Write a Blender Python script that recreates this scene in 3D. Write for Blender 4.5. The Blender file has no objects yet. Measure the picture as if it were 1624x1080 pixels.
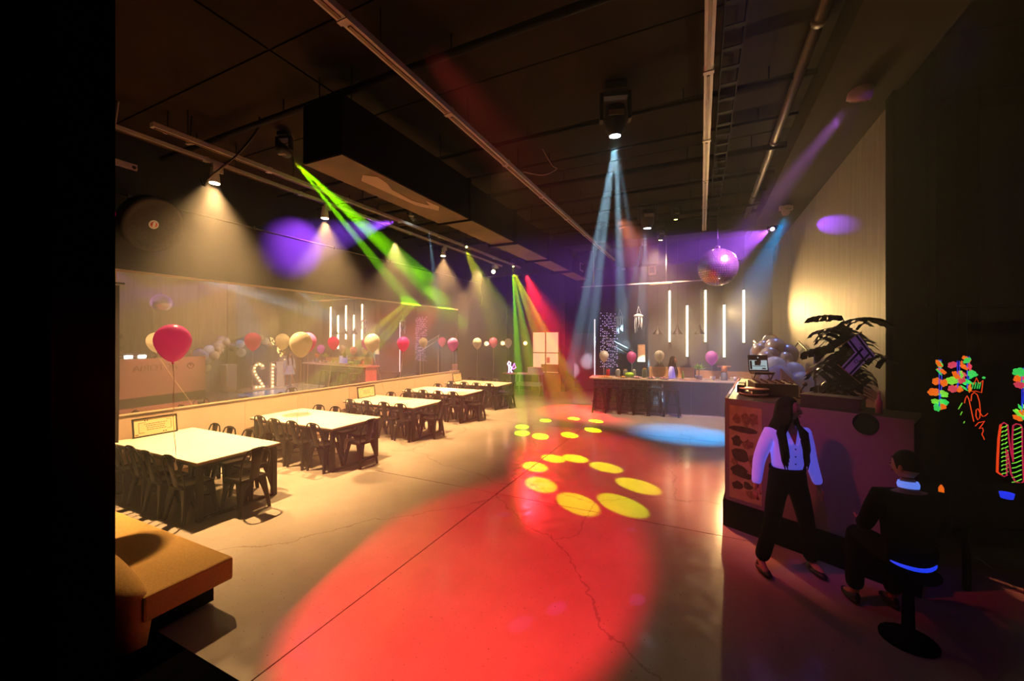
import bpy, bmesh, math, random
from mathutils import Vector, Matrix
random.seed(7)
PI = math.pi
sc = bpy.context.scene
C = sc.collection

# ------------------------------------------------------------------ camera, world, lights, exposure
YAW = math.atan(300 / 632)
cam_d = bpy.data.cameras.new('camera')
cam_d.lens = 14.0
cam_d.sensor_width = 36.0
cam_d.shift_y = -4 / 1624
cam_d.clip_start = 0.05
cam = bpy.data.objects.new('camera', cam_d)
cam.location = (0, 0, 2.28)
cam.rotation_euler = (PI / 2, 0, YAW)
C.objects.link(cam)
sc.camera = cam
sc.view_settings.view_transform = 'Standard'
sc.view_settings.look = 'None'
sc.view_settings.gamma = 1
sc.view_settings.use_curve_mapping = False
sc.view_settings.exposure = 0.05
w = bpy.data.worlds.new('world')
sc.world = w
w.use_nodes = True
w.node_tree.nodes['Background'].inputs[0].default_value = (0.012, 0.008, 0.02, 1)
w.node_tree.nodes['Background'].inputs[1].default_value = 0.02
try:
    sc.cycles.max_bounces = 6
    sc.cycles.diffuse_bounces = 2
    sc.cycles.glossy_bounces = 4
    sc.cycles.transmission_bounces = 4
    sc.cycles.volume_bounces = 0
    sc.cycles.sample_clamp_indirect = 4.0
    sc.cycles.use_denoising = True
    sc.cycles.caustics_reflective = False
    sc.cycles.caustics_refractive = False
except Exception:
    pass

HAZE = 0.021
WARM = (1.0, 0.555, 0.205)
RED = (1.0, 0.015, 0.03)
YEL = (0.72, 0.8, 0.0)
GRN = (0.25, 0.9, 0.0)
VIO = (0.30, 0.06, 1.0)
BLU = (0.0, 0.36, 1.0)
ICE = (0.45, 0.8, 1.0)


def aim(o, a, b):
    o.location = a
    o.rotation_euler = (Vector(b) - Vector(a)).to_track_quat('-Z', 'Y').to_euler()


def spot(name, a, b, power, col, deg, blend=0.15, rad=0.03):
    d = bpy.data.lights.new(name, 'SPOT')
    d.energy = power
    d.color = col
    d.spot_size = math.radians(deg)
    d.spot_blend = blend
    d.shadow_soft_size = rad
    o = bpy.data.objects.new(name, d)
    aim(o, a, b)
    C.objects.link(o)
    return o


def point(name, a, power, col, rad=0.05):
    d = bpy.data.lights.new(name, 'POINT')
    d.energy = power
    d.color = col
    d.shadow_soft_size = rad
    o = bpy.data.objects.new(name, d)
    o.location = a
    C.objects.link(o)
    return o


# track spots over the tables
TRACK_Y = [3.54, 5.51, 7.5, 9.5, 11.4]
for i, y in enumerate(TRACK_Y):
    spot('track_spot_light', (-6.7, y, 4.60), (-6.45, y + 0.0, 0), 3200 if i in (0, 1, 3) else 2800, WARM, 76, 0.95, 0.035)
spot('track_spot_light', (-6.95, 12.95, 4.62), (-8.3, 12.0, 2.6), 800, WARM, 50, 0.7, 0.04)
# first fixture shines a second lobe on the foreground floor and the sofa
spot('track_spot_light', (-6.7, 3.45, 4.60), (-4.2, 1.9, 0), 1000, WARM, 60, 0.8, 0.04)
spot('warm_fill_light', (-2.7, 5.4, 4.9), (-2.4, 6.0, 0), 35, (1.0, 0.42, 0.14), 120, 0.9, 0.08)  # weak warm fill added for the open floor, no fixture
# red wash
spot('red_wash_light', (-6.35, 14.7, 4.80), (-3.4, 12.0, 0), 20000, RED, 26, 0.9, 0.05)
spot('red_wash_light', (-6.35, 14.72, 4.78), (-5.2, 15.4, 0.4), 400, RED, 50, 0.8, 0.05)
spot('red_pool_light', (-1.85, -2.4, 5.2), (-1.95, 3.35, 0), 7800, RED, 24, 0.4, 0.06)
spot('red_pool_light', (-6.3, 14.6, 4.78), (-1.9, 7.7, 0), 13000, RED, 22, 1.0, 0.06)
# yellow gobo petals
RING1 = [(-3.884, 10.333), (-3.251, 10.918), (-2.606, 10.847), (-2.427, 9.773), (-2.795, 9.031), (-3.367, 8.627), (-3.874, 8.724), (-4.149, 9.343)]
RING2 = [(-2.534, 7.148), (-2.157, 7.327), (-1.527, 7.056), (-0.898, 6.39), (-0.991, 5.572), (-1.549, 5.353), (-2.264, 5.801), (-2.666, 6.554)]
for i, (x, y) in enumerate(RING1):
    spot('petal_beam_light', (-6.3, 13.3, 4.86), (x, y, 0), 75000, GRN if i in (7, 0, 6) else YEL, 3.0, 0.3, 0.02)
for i, (x, y) in enumerate(RING2):
    spot('petal_beam_light', (-6.25, 9.95, 4.9), (x, y, 0), 14000, YEL if i != 4 else (0.5, 0.75, 0.0), 3.7, 0.35, 0.02)
# green laser-like beams from the front moving head
for ty, tz in ((10.2, 4.3), (10.9, 3.7), (11.9, 3.0), (9.6, 3.3)):
    spot('green_beam_light', (-5.67, 4.10, 5.01), (-7.95, ty, tz), 120000, GRN, 4.0, 0.5, 0.015)
# violet light on the wall over the mirror
spot('violet_wash_light', (-6.22, 6.95, 4.90), (-7.95, 5.9, 4.3), 7500, VIO, 36, 0.9, 0.03)
# blue beam of the middle head
spot('blue_beam_light', (-6.15, 8.1, 5.0), (-6.75, 9.8, 0.8), 9000, ICE, 7, 0.8, 0.02)
# ice-white prisms of the two moving heads
for tx, ty, tz in ((-5.1, 16.9, 1.0), (-4.5, 17.3, 1.3), (-1.2, 12.6, 0.5), (-3.0, 17.3, 2.0)):
    spot('prism_beam_light', (-0.95, 4.98, 4.72), (tx, ty, tz), 80000 if tx < -2 else 14000, ICE, 3.4, 0.8, 0.03)
for tx, ty in ((-3.0, 14.5), (-2.2, 14.8), (-1.9, 15.0)):
    spot('prism_beam_light', (-1.16, 9.72, 4.80), (tx, ty, 1.0), 18000, ICE, 5.0, 0.8, 0.02)
spot('yellow_beam_light', (-0.95, 11.6, 4.83), (-0.2, 12.4, 2.4), 300, YEL, 6, 0.5, 0.02)
spot('yellow_beam_light', (-0.7, 10.2, 5.05), (-1.2, 11.6, 3.4), 120, YEL, 16, 0.7, 0.02)
# violet head that lights the disco ball
spot('violet_beam_light', (1.52, 11.34, 4.88), (0.16, 6.9, 3.52), 20000, (0.42, 0.09, 1.0), 10, 0.4, 0.04)
# blue head
spot('blue_wash_light', (1.6, 9.9, 4.85), (-0.3, 10.35, 0), 9000, BLU, 28, 0.85, 0.04)
spot('blue_wash_light', (1.6, 9.8, 4.85), (1.2, 8.9, 0.6), 250, (0.12, 0.25, 1.0), 34, 0.6, 0.04)
# violet graze on the side wall
spot('violet_graze_light', (1.55, 11.4, 4.98), (2.0, 8.5, 4.22), 420, VIO, 6.5, 0.6, 0.02)
# warm light on the side wall and the balloons
spot('warm_wall_light', (0.75, 13.9, 3.05), (2.0, 6.6, 2.9), 2300, (1.0, 0.62, 0.22), 56, 1.0, 0.05)
spot('bar_fill_light', (-1.2, 11.9, 4.9), (-1.0, 13.0, 1.0), 1600, (1.0, 0.66, 0.42), 84, 0.7, 0.08)  # added fill without a fixture, brightens the bar top and its balloons
spot('balloon_fill_light', (-2.3, 9.6, 4.7), (1.3, 9.1, 1.6), 1000, (1.0, 0.80, 0.72), 16, 0.9, 0.05)  # added fill without a fixture, lifts the balloon garland
spot('bar_violet_fill_light', (0.9, 9.8, 4.9), (0.2, 12.7, 0.3), 420, VIO, 36, 0.9, 0.05)  # added violet spot, no fixture, tints the bar front panels
# ultraviolet and purple light near the booth
spot('ultraviolet_light', (0.15, 2.4, 4.9), (0.85, 4.75, 1.15), 95, (0.22, 0.12, 1.0), 24, 0.7, 0.1)
spot('ultraviolet_light', (2.6, 3.2, 4.4), (1.45, 4.2, 1.0), 16, (0.45, 0.01, 0.5), 60, 0.8, 0.1)
spot('booth_red_light', (-2.0, 2.6, 4.6), (0.7, 5.3, 0.9), 330, (1.0, 0.05, 0.06), 34, 0.9, 0.1)
spot('neon_wall_violet_light', (1.7, 4.0, 4.6), (3.4, 7.6, 3.4), 16, (0.35, 0.03, 0.8), 50, 0.9, 0.1)
spot('neon_wall_amber_light', (3.1, 5.9, 4.2), (3.3, 7.6, 2.6), 8, (1.0, 0.45, 0.1), 50, 0.9, 0.1)
# glints thrown by the disco ball
BALL = (0.23, 6.9, 3.37)
GL = [(2.788, 6.415, 3.408, 3), (2.558, 6.306, 3.728, 1), (2.518, 6.287, 2.855, 1.2), (3.123, 6.575, 2.804, 2.5), (2.0, 6.1, 3.5, 1.2),
      (-.2, 4.2, 5.4, .6), (.3, 3.7, 5.4, .6), (.75, 4.0, 5.4, .5), (-1.2, 4.0, 5.4, .5), (.4, 5.1, 5.4, .4), (-.4, 5.4, 5.4, .4), (.9, 5.6, 5.4, .4),
      (-1.1, 3.2, 0, 1.3), (-.5, 3.6, 0, 1.2), (-1.3, 2.9, 0, 1.0), (-2.3, 4.6, 0, 1.0), (-.75, 4.9, 0, .8), (-7.95, 3.4, 3.7, 1.6), (-7.9, 8.5, 3.9, 1.4)]
for x, y, z, p in GL:
    L = (Vector((x, y, z)) - Vector(BALL)).length
    dv = (Vector((x, y, z)) - Vector(BALL)).normalized() * 0.33
    spot('disco_glint_light', tuple(Vector(BALL) + dv), (x, y, z), 60 * p * max(1, (L / 3) ** 2), (0.55, 0.10, 1.0), 1.9, 0.6, 0.01)


# ------------------------------------------------------------------ materials
def mat(name, col, rough=0.6, metal=0.0, emis=None, es=0.0, var=0.12, scale=8.0, bump=0.0, trans=0.0, coat=0.0, spec=0.5, stretch=None):
    m = bpy.data.materials.new(name)
    m.use_nodes = True
    nt = m.node_tree
    b = nt.nodes['Principled BSDF']
    b.inputs['Roughness'].default_value = rough
    b.inputs['Metallic'].default_value = metal
    b.inputs['Specular IOR Level'].default_value = spec
    if coat:
        b.inputs['Coat Weight'].default_value = coat
    if trans:
        b.inputs['Transmission Weight'].default_value = trans
    tc = nt.nodes.new('ShaderNodeTexCoord')
    n = nt.nodes.new('ShaderNodeTexNoise')
    n.inputs['Scale'].default_value = scale
    n.inputs['Detail'].default_value = 4
    src = tc.outputs['Object']
    if stretch:
        mp = nt.nodes.new('ShaderNodeMapping')
        mp.inputs['Scale'].default_value = stretch
        nt.links.new(src, mp.inputs['Vector'])
        src = mp.outputs[0]
    nt.links.new(src, n.inputs['Vector'])
    r = nt.nodes.new('ShaderNodeValToRGB')
    r.color_ramp.elements[0].position = 0.3
    r.color_ramp.elements[1].position = 0.7
    r.color_ramp.elements[0].color = tuple(c * (1 - var) for c in col) + (1,)
    r.color_ramp.elements[1].color = tuple(min(1, c * (1 + var)) for c in col) + (1,)
    nt.links.new(n.outputs['Fac'], r.inputs[0])
    nt.links.new(r.outputs[0], b.inputs['Base Color'])
    if bump:
        bp = nt.nodes.new('ShaderNodeBump')
        bp.inputs['Strength'].default_value = bump
        bp.inputs['Distance'].default_value = 0.01
        nt.links.new(n.outputs['Fac'], bp.inputs['Height'])
        nt.links.new(bp.outputs[0], b.inputs['Normal'])
    if emis:
        b.inputs['Emission Color'].default_value = tuple(emis) + (1,)
        b.inputs['Emission Strength'].default_value = es
    return m


def translucent(m, f=0.5):
    nt = m.node_tree
    b = nt.nodes['Principled BSDF']
    t = nt.nodes.new('ShaderNodeBsdfTranslucent')
    mx = nt.nodes.new('ShaderNodeMixShader')
    mx.inputs[0].default_value = f
    nt.links.new(b.inputs['Base Color'].links[0].from_socket, t.inputs[0])
    nt.links.new(b.outputs[0], mx.inputs[1]); nt.links.new(t.outputs[0], mx.inputs[2])
    nt.links.new(mx.outputs[0], nt.nodes['Material Output'].inputs['Surface'])
    return m


def concrete():
    m = bpy.data.materials.new('polished_concrete')
    m.use_nodes = True
    nt = m.node_tree
    b = nt.nodes['Principled BSDF']
    tc = nt.nodes.new('ShaderNodeTexCoord')
    n1 = nt.nodes.new('ShaderNodeTexNoise'); n1.inputs['Scale'].default_value = 0.9; n1.inputs['Detail'].default_value = 9; n1.inputs['Roughness'].default_value = 0.62
    n2 = nt.nodes.new('ShaderNodeTexNoise'); n2.inputs['Scale'].default_value = 7; n2.inputs['Detail'].default_value = 6
    n3 = nt.nodes.new('ShaderNodeTexNoise'); n3.inputs['Scale'].default_value = 45; n3.inputs['Detail'].default_value = 2
    for n in (n1, n2, n3):
        nt.links.new(tc.outputs['Object'], n.inputs['Vector'])
    r = nt.nodes.new('ShaderNodeValToRGB')
    e = r.color_ramp.elements
    e[0].position = 0.30; e[0].color = (0.30, 0.26, 0.225, 1)
    e[1].position = 0.72; e[1].color = (0.41, 0.365, 0.32, 1)
    nt.links.new(n1.outputs['Fac'], r.inputs[0])
    # dark flecks
    r2 = nt.nodes.new('ShaderNodeValToRGB')
    r2.color_ramp.elements[0].position = 0.24; r2.color_ramp.elements[0].color = (0.35, 0.3, 0.28, 1)
    r2.color_ramp.elements[1].position = 0.33; r2.color_ramp.elements[1].color = (1, 1, 1, 1)
    nt.links.new(n3.outputs['Fac'], r2.inputs[0])
    # hairline crazing: edge of distorted voronoi cells
    ns = nt.nodes.new('ShaderNodeVectorMath'); ns.operation = 'SCALE'; ns.inputs['Scale'].default_value = 0.8
    nt.links.new(n1.outputs['Color'], ns.inputs[0])
    ad = nt.nodes.new('ShaderNodeVectorMath'); ad.operation = 'ADD'
    nt.links.new(tc.outputs['Object'], ad.inputs[0]); nt.links.new(ns.outputs[0], ad.inputs[1])
    v = nt.nodes.new('ShaderNodeTexVoronoi'); v.feature = 'DISTANCE_TO_EDGE'; v.inputs['Scale'].default_value = 0.27
    nt.links.new(ad.outputs[0], v.inputs['Vector'])
    r3 = nt.nodes.new('ShaderNodeValToRGB')
    r3.color_ramp.elements[0].position = 0.0; r3.color_ramp.elements[0].color = (0.45, 0.4, 0.38, 1)
    r3.color_ramp.elements[1].position = 0.0028; r3.color_ramp.elements[1].color = (1, 1, 1, 1)
    nt.links.new(v.outputs['Distance'], r3.inputs[0])
    m1 = nt.nodes.new('ShaderNodeMix'); m1.data_type = 'RGBA'; m1.blend_type = 'MULTIPLY'; m1.inputs[0].default_value = 1
    nt.links.new(r.outputs[0], m1.inputs[6]); nt.links.new(r2.outputs[0], m1.inputs[7])
    m2 = nt.nodes.new('ShaderNodeMix'); m2.data_type = 'RGBA'; m2.blend_type = 'MULTIPLY'; m2.inputs[0].default_value = 0.75
    nt.links.new(m1.outputs[2], m2.inputs[6]); nt.links.new(r3.outputs[0], m2.inputs[7])
    nt.links.new(m2.outputs[2], b.inputs['Base Color'])
    mr = nt.nodes.new('ShaderNodeMapRange')
    mr.inputs['From Min'].default_value = 0.3; mr.inputs['From Max'].default_value = 0.7
    mr.inputs['To Min'].default_value = 0.13; mr.inputs['To Max'].default_value = 0.27
    nt.links.new(n2.outputs['Fac'], mr.inputs[0]); nt.links.new(mr.outputs[0], b.inputs['Roughness'])
    bp = nt.nodes.new('ShaderNodeBump'); bp.inputs['Strength'].default_value = 0.04; bp.inputs['Distance'].default_value = 0.01
    nt.links.new(n2.outputs['Fac'], bp.inputs['Height']); nt.links.new(bp.outputs[0], b.inputs['Normal'])
    return m


M = {}
M['concrete'] = concrete()
M['joint'] = mat('joint_dark', (0.03, 0.025, 0.02), 0.9)
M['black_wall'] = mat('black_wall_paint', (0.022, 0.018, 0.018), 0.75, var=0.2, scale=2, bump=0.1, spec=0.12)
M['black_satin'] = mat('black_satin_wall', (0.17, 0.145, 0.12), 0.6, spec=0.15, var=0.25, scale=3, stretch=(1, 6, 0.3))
M['ceiling'] = mat('dark_ceiling', (0.020, 0.012, 0.007), 0.8, var=0.35, scale=1.3, spec=0.05)
M['grey_wall'] = mat('charcoal_wall', (0.085, 0.085, 0.09), 0.7, var=0.12, scale=3)
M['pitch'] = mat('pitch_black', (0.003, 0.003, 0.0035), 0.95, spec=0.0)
M['beige'] = mat('beige_panel', (0.62, 0.46, 0.33), 0.5, var=0.06, scale=3)
M['mirror'] = mat('mirror_glass', (0.86, 0.84, 0.80), 0.02, 1.0, var=0.01)
M['white_metal'] = mat('white_painted_metal', (0.62, 0.58, 0.54), 0.45, var=0.08, scale=6)
M['black_metal'] = mat('gunmetal_black', (0.010, 0.006, 0.004), 0.34, 0.5, var=0.2, scale=12, coat=0.05, spec=0.3)
M['black_matte'] = mat('black_matte_metal', (0.02, 0.02, 0.02), 0.6, var=0.2)
M['table_wood'] = mat('pale_wood_laminate', (0.74, 0.63, 0.52), 0.42, var=0.07, scale=3, stretch=(1, 9, 1))
M['table_edge'] = mat('dark_table_edge', (0.16, 0.08, 0.035), 0.5)
M['wood'] = mat('warm_wood', (0.55, 0.3, 0.13), 0.5, var=0.15, scale=4, stretch=(1, 8, 8))
M['duct'] = mat('black_duct', (0.010, 0.008, 0.008), 0.7, var=0.3, scale=2, spec=0.08)
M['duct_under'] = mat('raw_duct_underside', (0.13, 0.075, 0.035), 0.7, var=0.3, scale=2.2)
M['pipe'] = mat('dull_pipe', (0.07, 0.055, 0.045), 0.45, 0.3)
M['cable_white'] = mat('white_cable', (0.6, 0.5, 0.42), 0.5)
M['cable_black'] = mat('black_cable', (0.02, 0.02, 0.02), 0.6)
M['led'] = mat('led_tube', (1, 0.9, 0.7), 0.5, emis=(1.0, 0.80, 0.45), es=9, var=0.01)
M['led_cold'] = mat('cold_led_tube', (1, 0.9, 0.9), 0.5, emis=(1.0, 0.75, 0.85), es=1.6, var=0.01)
M['lamp_warm'] = mat('lit_warm_lens', (1, 0.8, 0.5), 0.5, emis=(1.0, 0.78, 0.42), es=30, var=0.01)
M['lamp_white'] = mat('lit_white_lens', (1, 1, 1), 0.5, emis=(0.8, 0.95, 1.0), es=22, var=0.01)
M['lamp_red'] = mat('lit_red_lens', (1, 0.1, 0.1), 0.5, emis=(1.0, 0.12, 0.12), es=14, var=0.01)
M['lamp_violet'] = mat('lit_violet_lens', (0.7, 0.4, 1), 0.5, emis=(0.8, 0.4, 1.0), es=22, var=0.01)
M['lamp_yellow'] = mat('lit_yellow_lens', (1, 1, 0.2), 0.5, emis=(1.0, 0.9, 0.2), es=14, var=0.01)
M['exit'] = mat('lit_red_box', (0.5, 0.02, 0.03), 0.4, emis=(0.6, 0.0, 0.06), es=0.35, var=0.3, scale=14)
M['bulb'] = mat('marquee_bulb', (1, 0.8, 0.5), 0.4, emis=(1.0, 0.55, 0.18), es=9, var=0.01)
M['sconce'] = mat('sconce_glow', (1, 0.7, 0.5), 0.4, emis=(1.0, 0.45, 0.2), es=4, var=0.01)
M['white'] = mat('white_gloss', (0.78, 0.76, 0.74), 0.35, var=0.03)
M['paper'] = mat('paper_cream', (0.82, 0.66, 0.34), 0.55, var=0.05)
M['ink'] = mat('brown_ink', (0.16, 0.09, 0.02), 0.7)
M['sofa'] = mat('tan_fabric', (0.50, 0.30, 0.085), 0.85, var=0.12, scale=60, bump=0.3)
M['skin'] = mat('skin', (0.42, 0.20, 0.13), 0.55, var=0.05)
M['hair'] = mat('black_hair', (0.003, 0.0025, 0.003), 0.6, spec=0.12, var=0.4, scale=30, stretch=(6, 6, 0.4))
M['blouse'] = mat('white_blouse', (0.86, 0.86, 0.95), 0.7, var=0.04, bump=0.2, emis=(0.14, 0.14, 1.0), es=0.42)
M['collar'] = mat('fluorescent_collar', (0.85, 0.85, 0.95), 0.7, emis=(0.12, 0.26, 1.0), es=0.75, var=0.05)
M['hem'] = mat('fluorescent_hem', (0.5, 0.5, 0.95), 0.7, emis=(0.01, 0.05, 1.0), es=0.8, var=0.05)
M['black_cloth'] = mat('black_cloth', (0.004, 0.0035, 0.005), 0.9, var=0.2, scale=20, spec=0.1)
M['blue_cloth'] = mat('pale_blue_cloth', (0.45, 0.55, 0.75), 0.8)
M['grey_cloth'] = mat('grey_cloth', (0.25, 0.24, 0.3), 0.8)
M['shoe'] = mat('black_shoe', (0.01, 0.01, 0.01), 0.4)
M['eye'] = mat('eye_dark', (0.01, 0.01, 0.01), 0.2)
M['lip'] = mat('lip', (0.35, 0.08, 0.08), 0.5)
M['bal_cream'] = mat('cream_balloon', (1.0, 0.97, 0.88), 0.22, var=0.03, coat=0.3)
M['bal_pink'] = mat('pink_balloon', (1.0, 0.24, 0.74), 0.22, var=0.03, coat=0.3)
M['bal_rose'] = mat('rose_balloon', (1.0, 0.40, 1.0), 0.22, var=0.03, coat=0.3)
M['bal_red'] = mat('red_balloon', (0.95, 0.06, 0.45), 0.22, var=0.03, coat=0.3)
M['bal_chrome'] = mat('chrome_balloon', (0.50, 0.38, 0.28), 0.25, 0.35, var=0.03)
M['bal_white'] = mat('white_balloon', (0.82, 0.82, 0.86), 0.22, var=0.03, coat=0.3)
M['ribbon'] = mat('pale_ribbon', (0.75, 0.60, 0.45), 0.5)
M['brick'] = mat('black_glazed_tile', (0.035, 0.028, 0.03), 0.22, var=0.35, scale=5, coat=0.4)
M['grout'] = mat('pale_grout', (0.62, 0.56, 0.56), 0.8)
M['bar_panel'] = mat('dark_gloss_panel', (0.045, 0.03, 0.06), 0.28, var=0.25, scale=2)
M['bar_top'] = mat('bar_top_wood', (0.72, 0.58, 0.42), 0.35, var=0.1, scale=3, stretch=(0.6, 8, 1))
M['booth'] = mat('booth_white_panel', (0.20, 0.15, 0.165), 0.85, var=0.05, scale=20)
M['booth_print'] = mat('printed_board', (0.42, 0.30, 0.16), 0.6, var=0.15, scale=12)
M['print_dark'] = mat('print_ink_dark', (0.05, 0.035, 0.02), 0.6, var=0.5, scale=25)
M['print_mid'] = mat('print_ink_brown', (0.22, 0.12, 0.05), 0.6, var=0.5, scale=30)
M['leaf'] = mat('monstera_leaf', (0.010, 0.012, 0.008), 0.5, var=0.3, scale=10, spec=0.25)
M['stem'] = mat('plant_stem', (0.04, 0.05, 0.02), 0.6)
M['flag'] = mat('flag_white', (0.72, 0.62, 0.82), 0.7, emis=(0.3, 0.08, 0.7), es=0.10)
M['flag_stripe'] = mat('flag_stripe', (0.03, 0.02, 0.12), 0.7)
M['screen'] = mat('laptop_screen', (0.5, 0.6, 0.65), 0.3, emis=(0.55, 0.75, 0.8), es=0.55, var=0.02)
M['screen_dark'] = mat('laptop_ui', (0.02, 0.02, 0.02), 0.3)
M['red_plastic'] = mat('red_plastic', (0.65, 0.02, 0.03), 0.35)
M['orange'] = mat('orange_food', (0.85, 0.32, 0.05), 0.5, var=0.3, scale=25)
M['pinkfood'] = mat('pink_food', (0.85, 0.40, 0.42), 0.5, var=0.3, scale=25)
M['green'] = mat('lime_green', (0.35, 0.65, 0.02), 0.5, var=0.2)
M['yellow'] = mat('yellow_plastic', (0.9, 0.75, 0.05), 0.4)
M['glass'] = mat('drink_glass', (0.65, 0.72, 0.62), 0.1, trans=0.6)
M['curtain'] = mat('maroon_curtain', (0.02, 0.004, 0.008), 0.85, var=0.3, stretch=(8, 8, 0.4))
M['window_glow'] = mat('lit_room_pane', (0.9, 0.75, 0.5), 0.5, emis=(1.0, 0.62, 0.32), es=0.85, var=0.05)
M['door_dark'] = mat('dark_red_door', (0.12, 0.03, 0.03), 0.5)
M['kitchen'] = mat('counter_brown', (0.30, 0.14, 0.07), 0.5)
M['neon_pink'] = mat('neon_pink', (1, 0.2, 0.8), 0.4, emis=(1.0, 0.12, 0.85), es=5, var=0.01)
M['neon_white'] = mat('neon_white_pink', (1, 0.8, 1), 0.4, emis=(1.0, 0.6, 1.0), es=7, var=0.01)
M['star'] = mat('fairy_light', (0.9, 0.7, 1), 0.4, emis=(0.75, 0.5, 1.0), es=3, var=0.01)
M['jelly'] = mat('white_tassel', (0.85, 0.9, 0.9), 0.6, var=0.05)
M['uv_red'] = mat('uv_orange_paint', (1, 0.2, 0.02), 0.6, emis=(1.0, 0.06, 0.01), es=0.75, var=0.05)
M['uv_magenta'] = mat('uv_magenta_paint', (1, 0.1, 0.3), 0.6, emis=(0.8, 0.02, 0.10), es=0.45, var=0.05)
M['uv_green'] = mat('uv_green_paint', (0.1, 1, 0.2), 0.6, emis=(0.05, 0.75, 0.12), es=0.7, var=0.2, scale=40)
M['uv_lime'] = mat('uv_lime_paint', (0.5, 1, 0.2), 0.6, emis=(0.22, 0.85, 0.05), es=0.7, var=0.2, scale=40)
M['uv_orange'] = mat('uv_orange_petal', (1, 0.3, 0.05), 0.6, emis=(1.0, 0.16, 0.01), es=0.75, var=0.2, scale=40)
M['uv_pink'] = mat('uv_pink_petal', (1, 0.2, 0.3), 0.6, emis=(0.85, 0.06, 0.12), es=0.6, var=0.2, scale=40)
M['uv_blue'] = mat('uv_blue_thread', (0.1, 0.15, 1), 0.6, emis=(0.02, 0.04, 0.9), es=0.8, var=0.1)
M['logo'] = mat('logo_dark', (0.12, 0.07, 0.07), 0.5)
M['towel'] = mat('cream_towel', (0.75, 0.6, 0.38), 0.9)
M['navy'] = mat('navy_box', (0.04, 0.03, 0.09), 0.6)
M['white_lens_off'] = mat('grey_lens', (0.3, 0.26, 0.2), 0.2)
M['fix_white'] = mat('pale_fixture', (0.55, 0.38, 0.42), 0.4)


for k_ in ('cream', 'pink', 'rose', 'red', 'white'):
    translucent(M['bal_' + k_], 0.55)


def disco_mat():
    m = bpy.data.materials.new('mirror_tile')
    m.use_nodes = True
    b = m.node_tree.nodes['Principled BSDF']
    n = m.node_tree.nodes.new('ShaderNodeTexNoise'); n.inputs['Scale'].default_value = 3
    r = m.node_tree.nodes.new('ShaderNodeValToRGB')
    r.color_ramp.elements[0].color = (0.8, 0.8, 0.82, 1); r.color_ramp.elements[1].color = (0.92, 0.9, 0.92, 1)
    m.node_tree.links.new(n.outputs['Fac'], r.inputs[0]); m.node_tree.links.new(r.outputs[0], b.inputs['Base Color'])
    b.inputs['Metallic'].default_value = 0.85; b.inputs['Roughness'].default_value = 0.22
    return m


M['tile_mirror'] = disco_mat()


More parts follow.
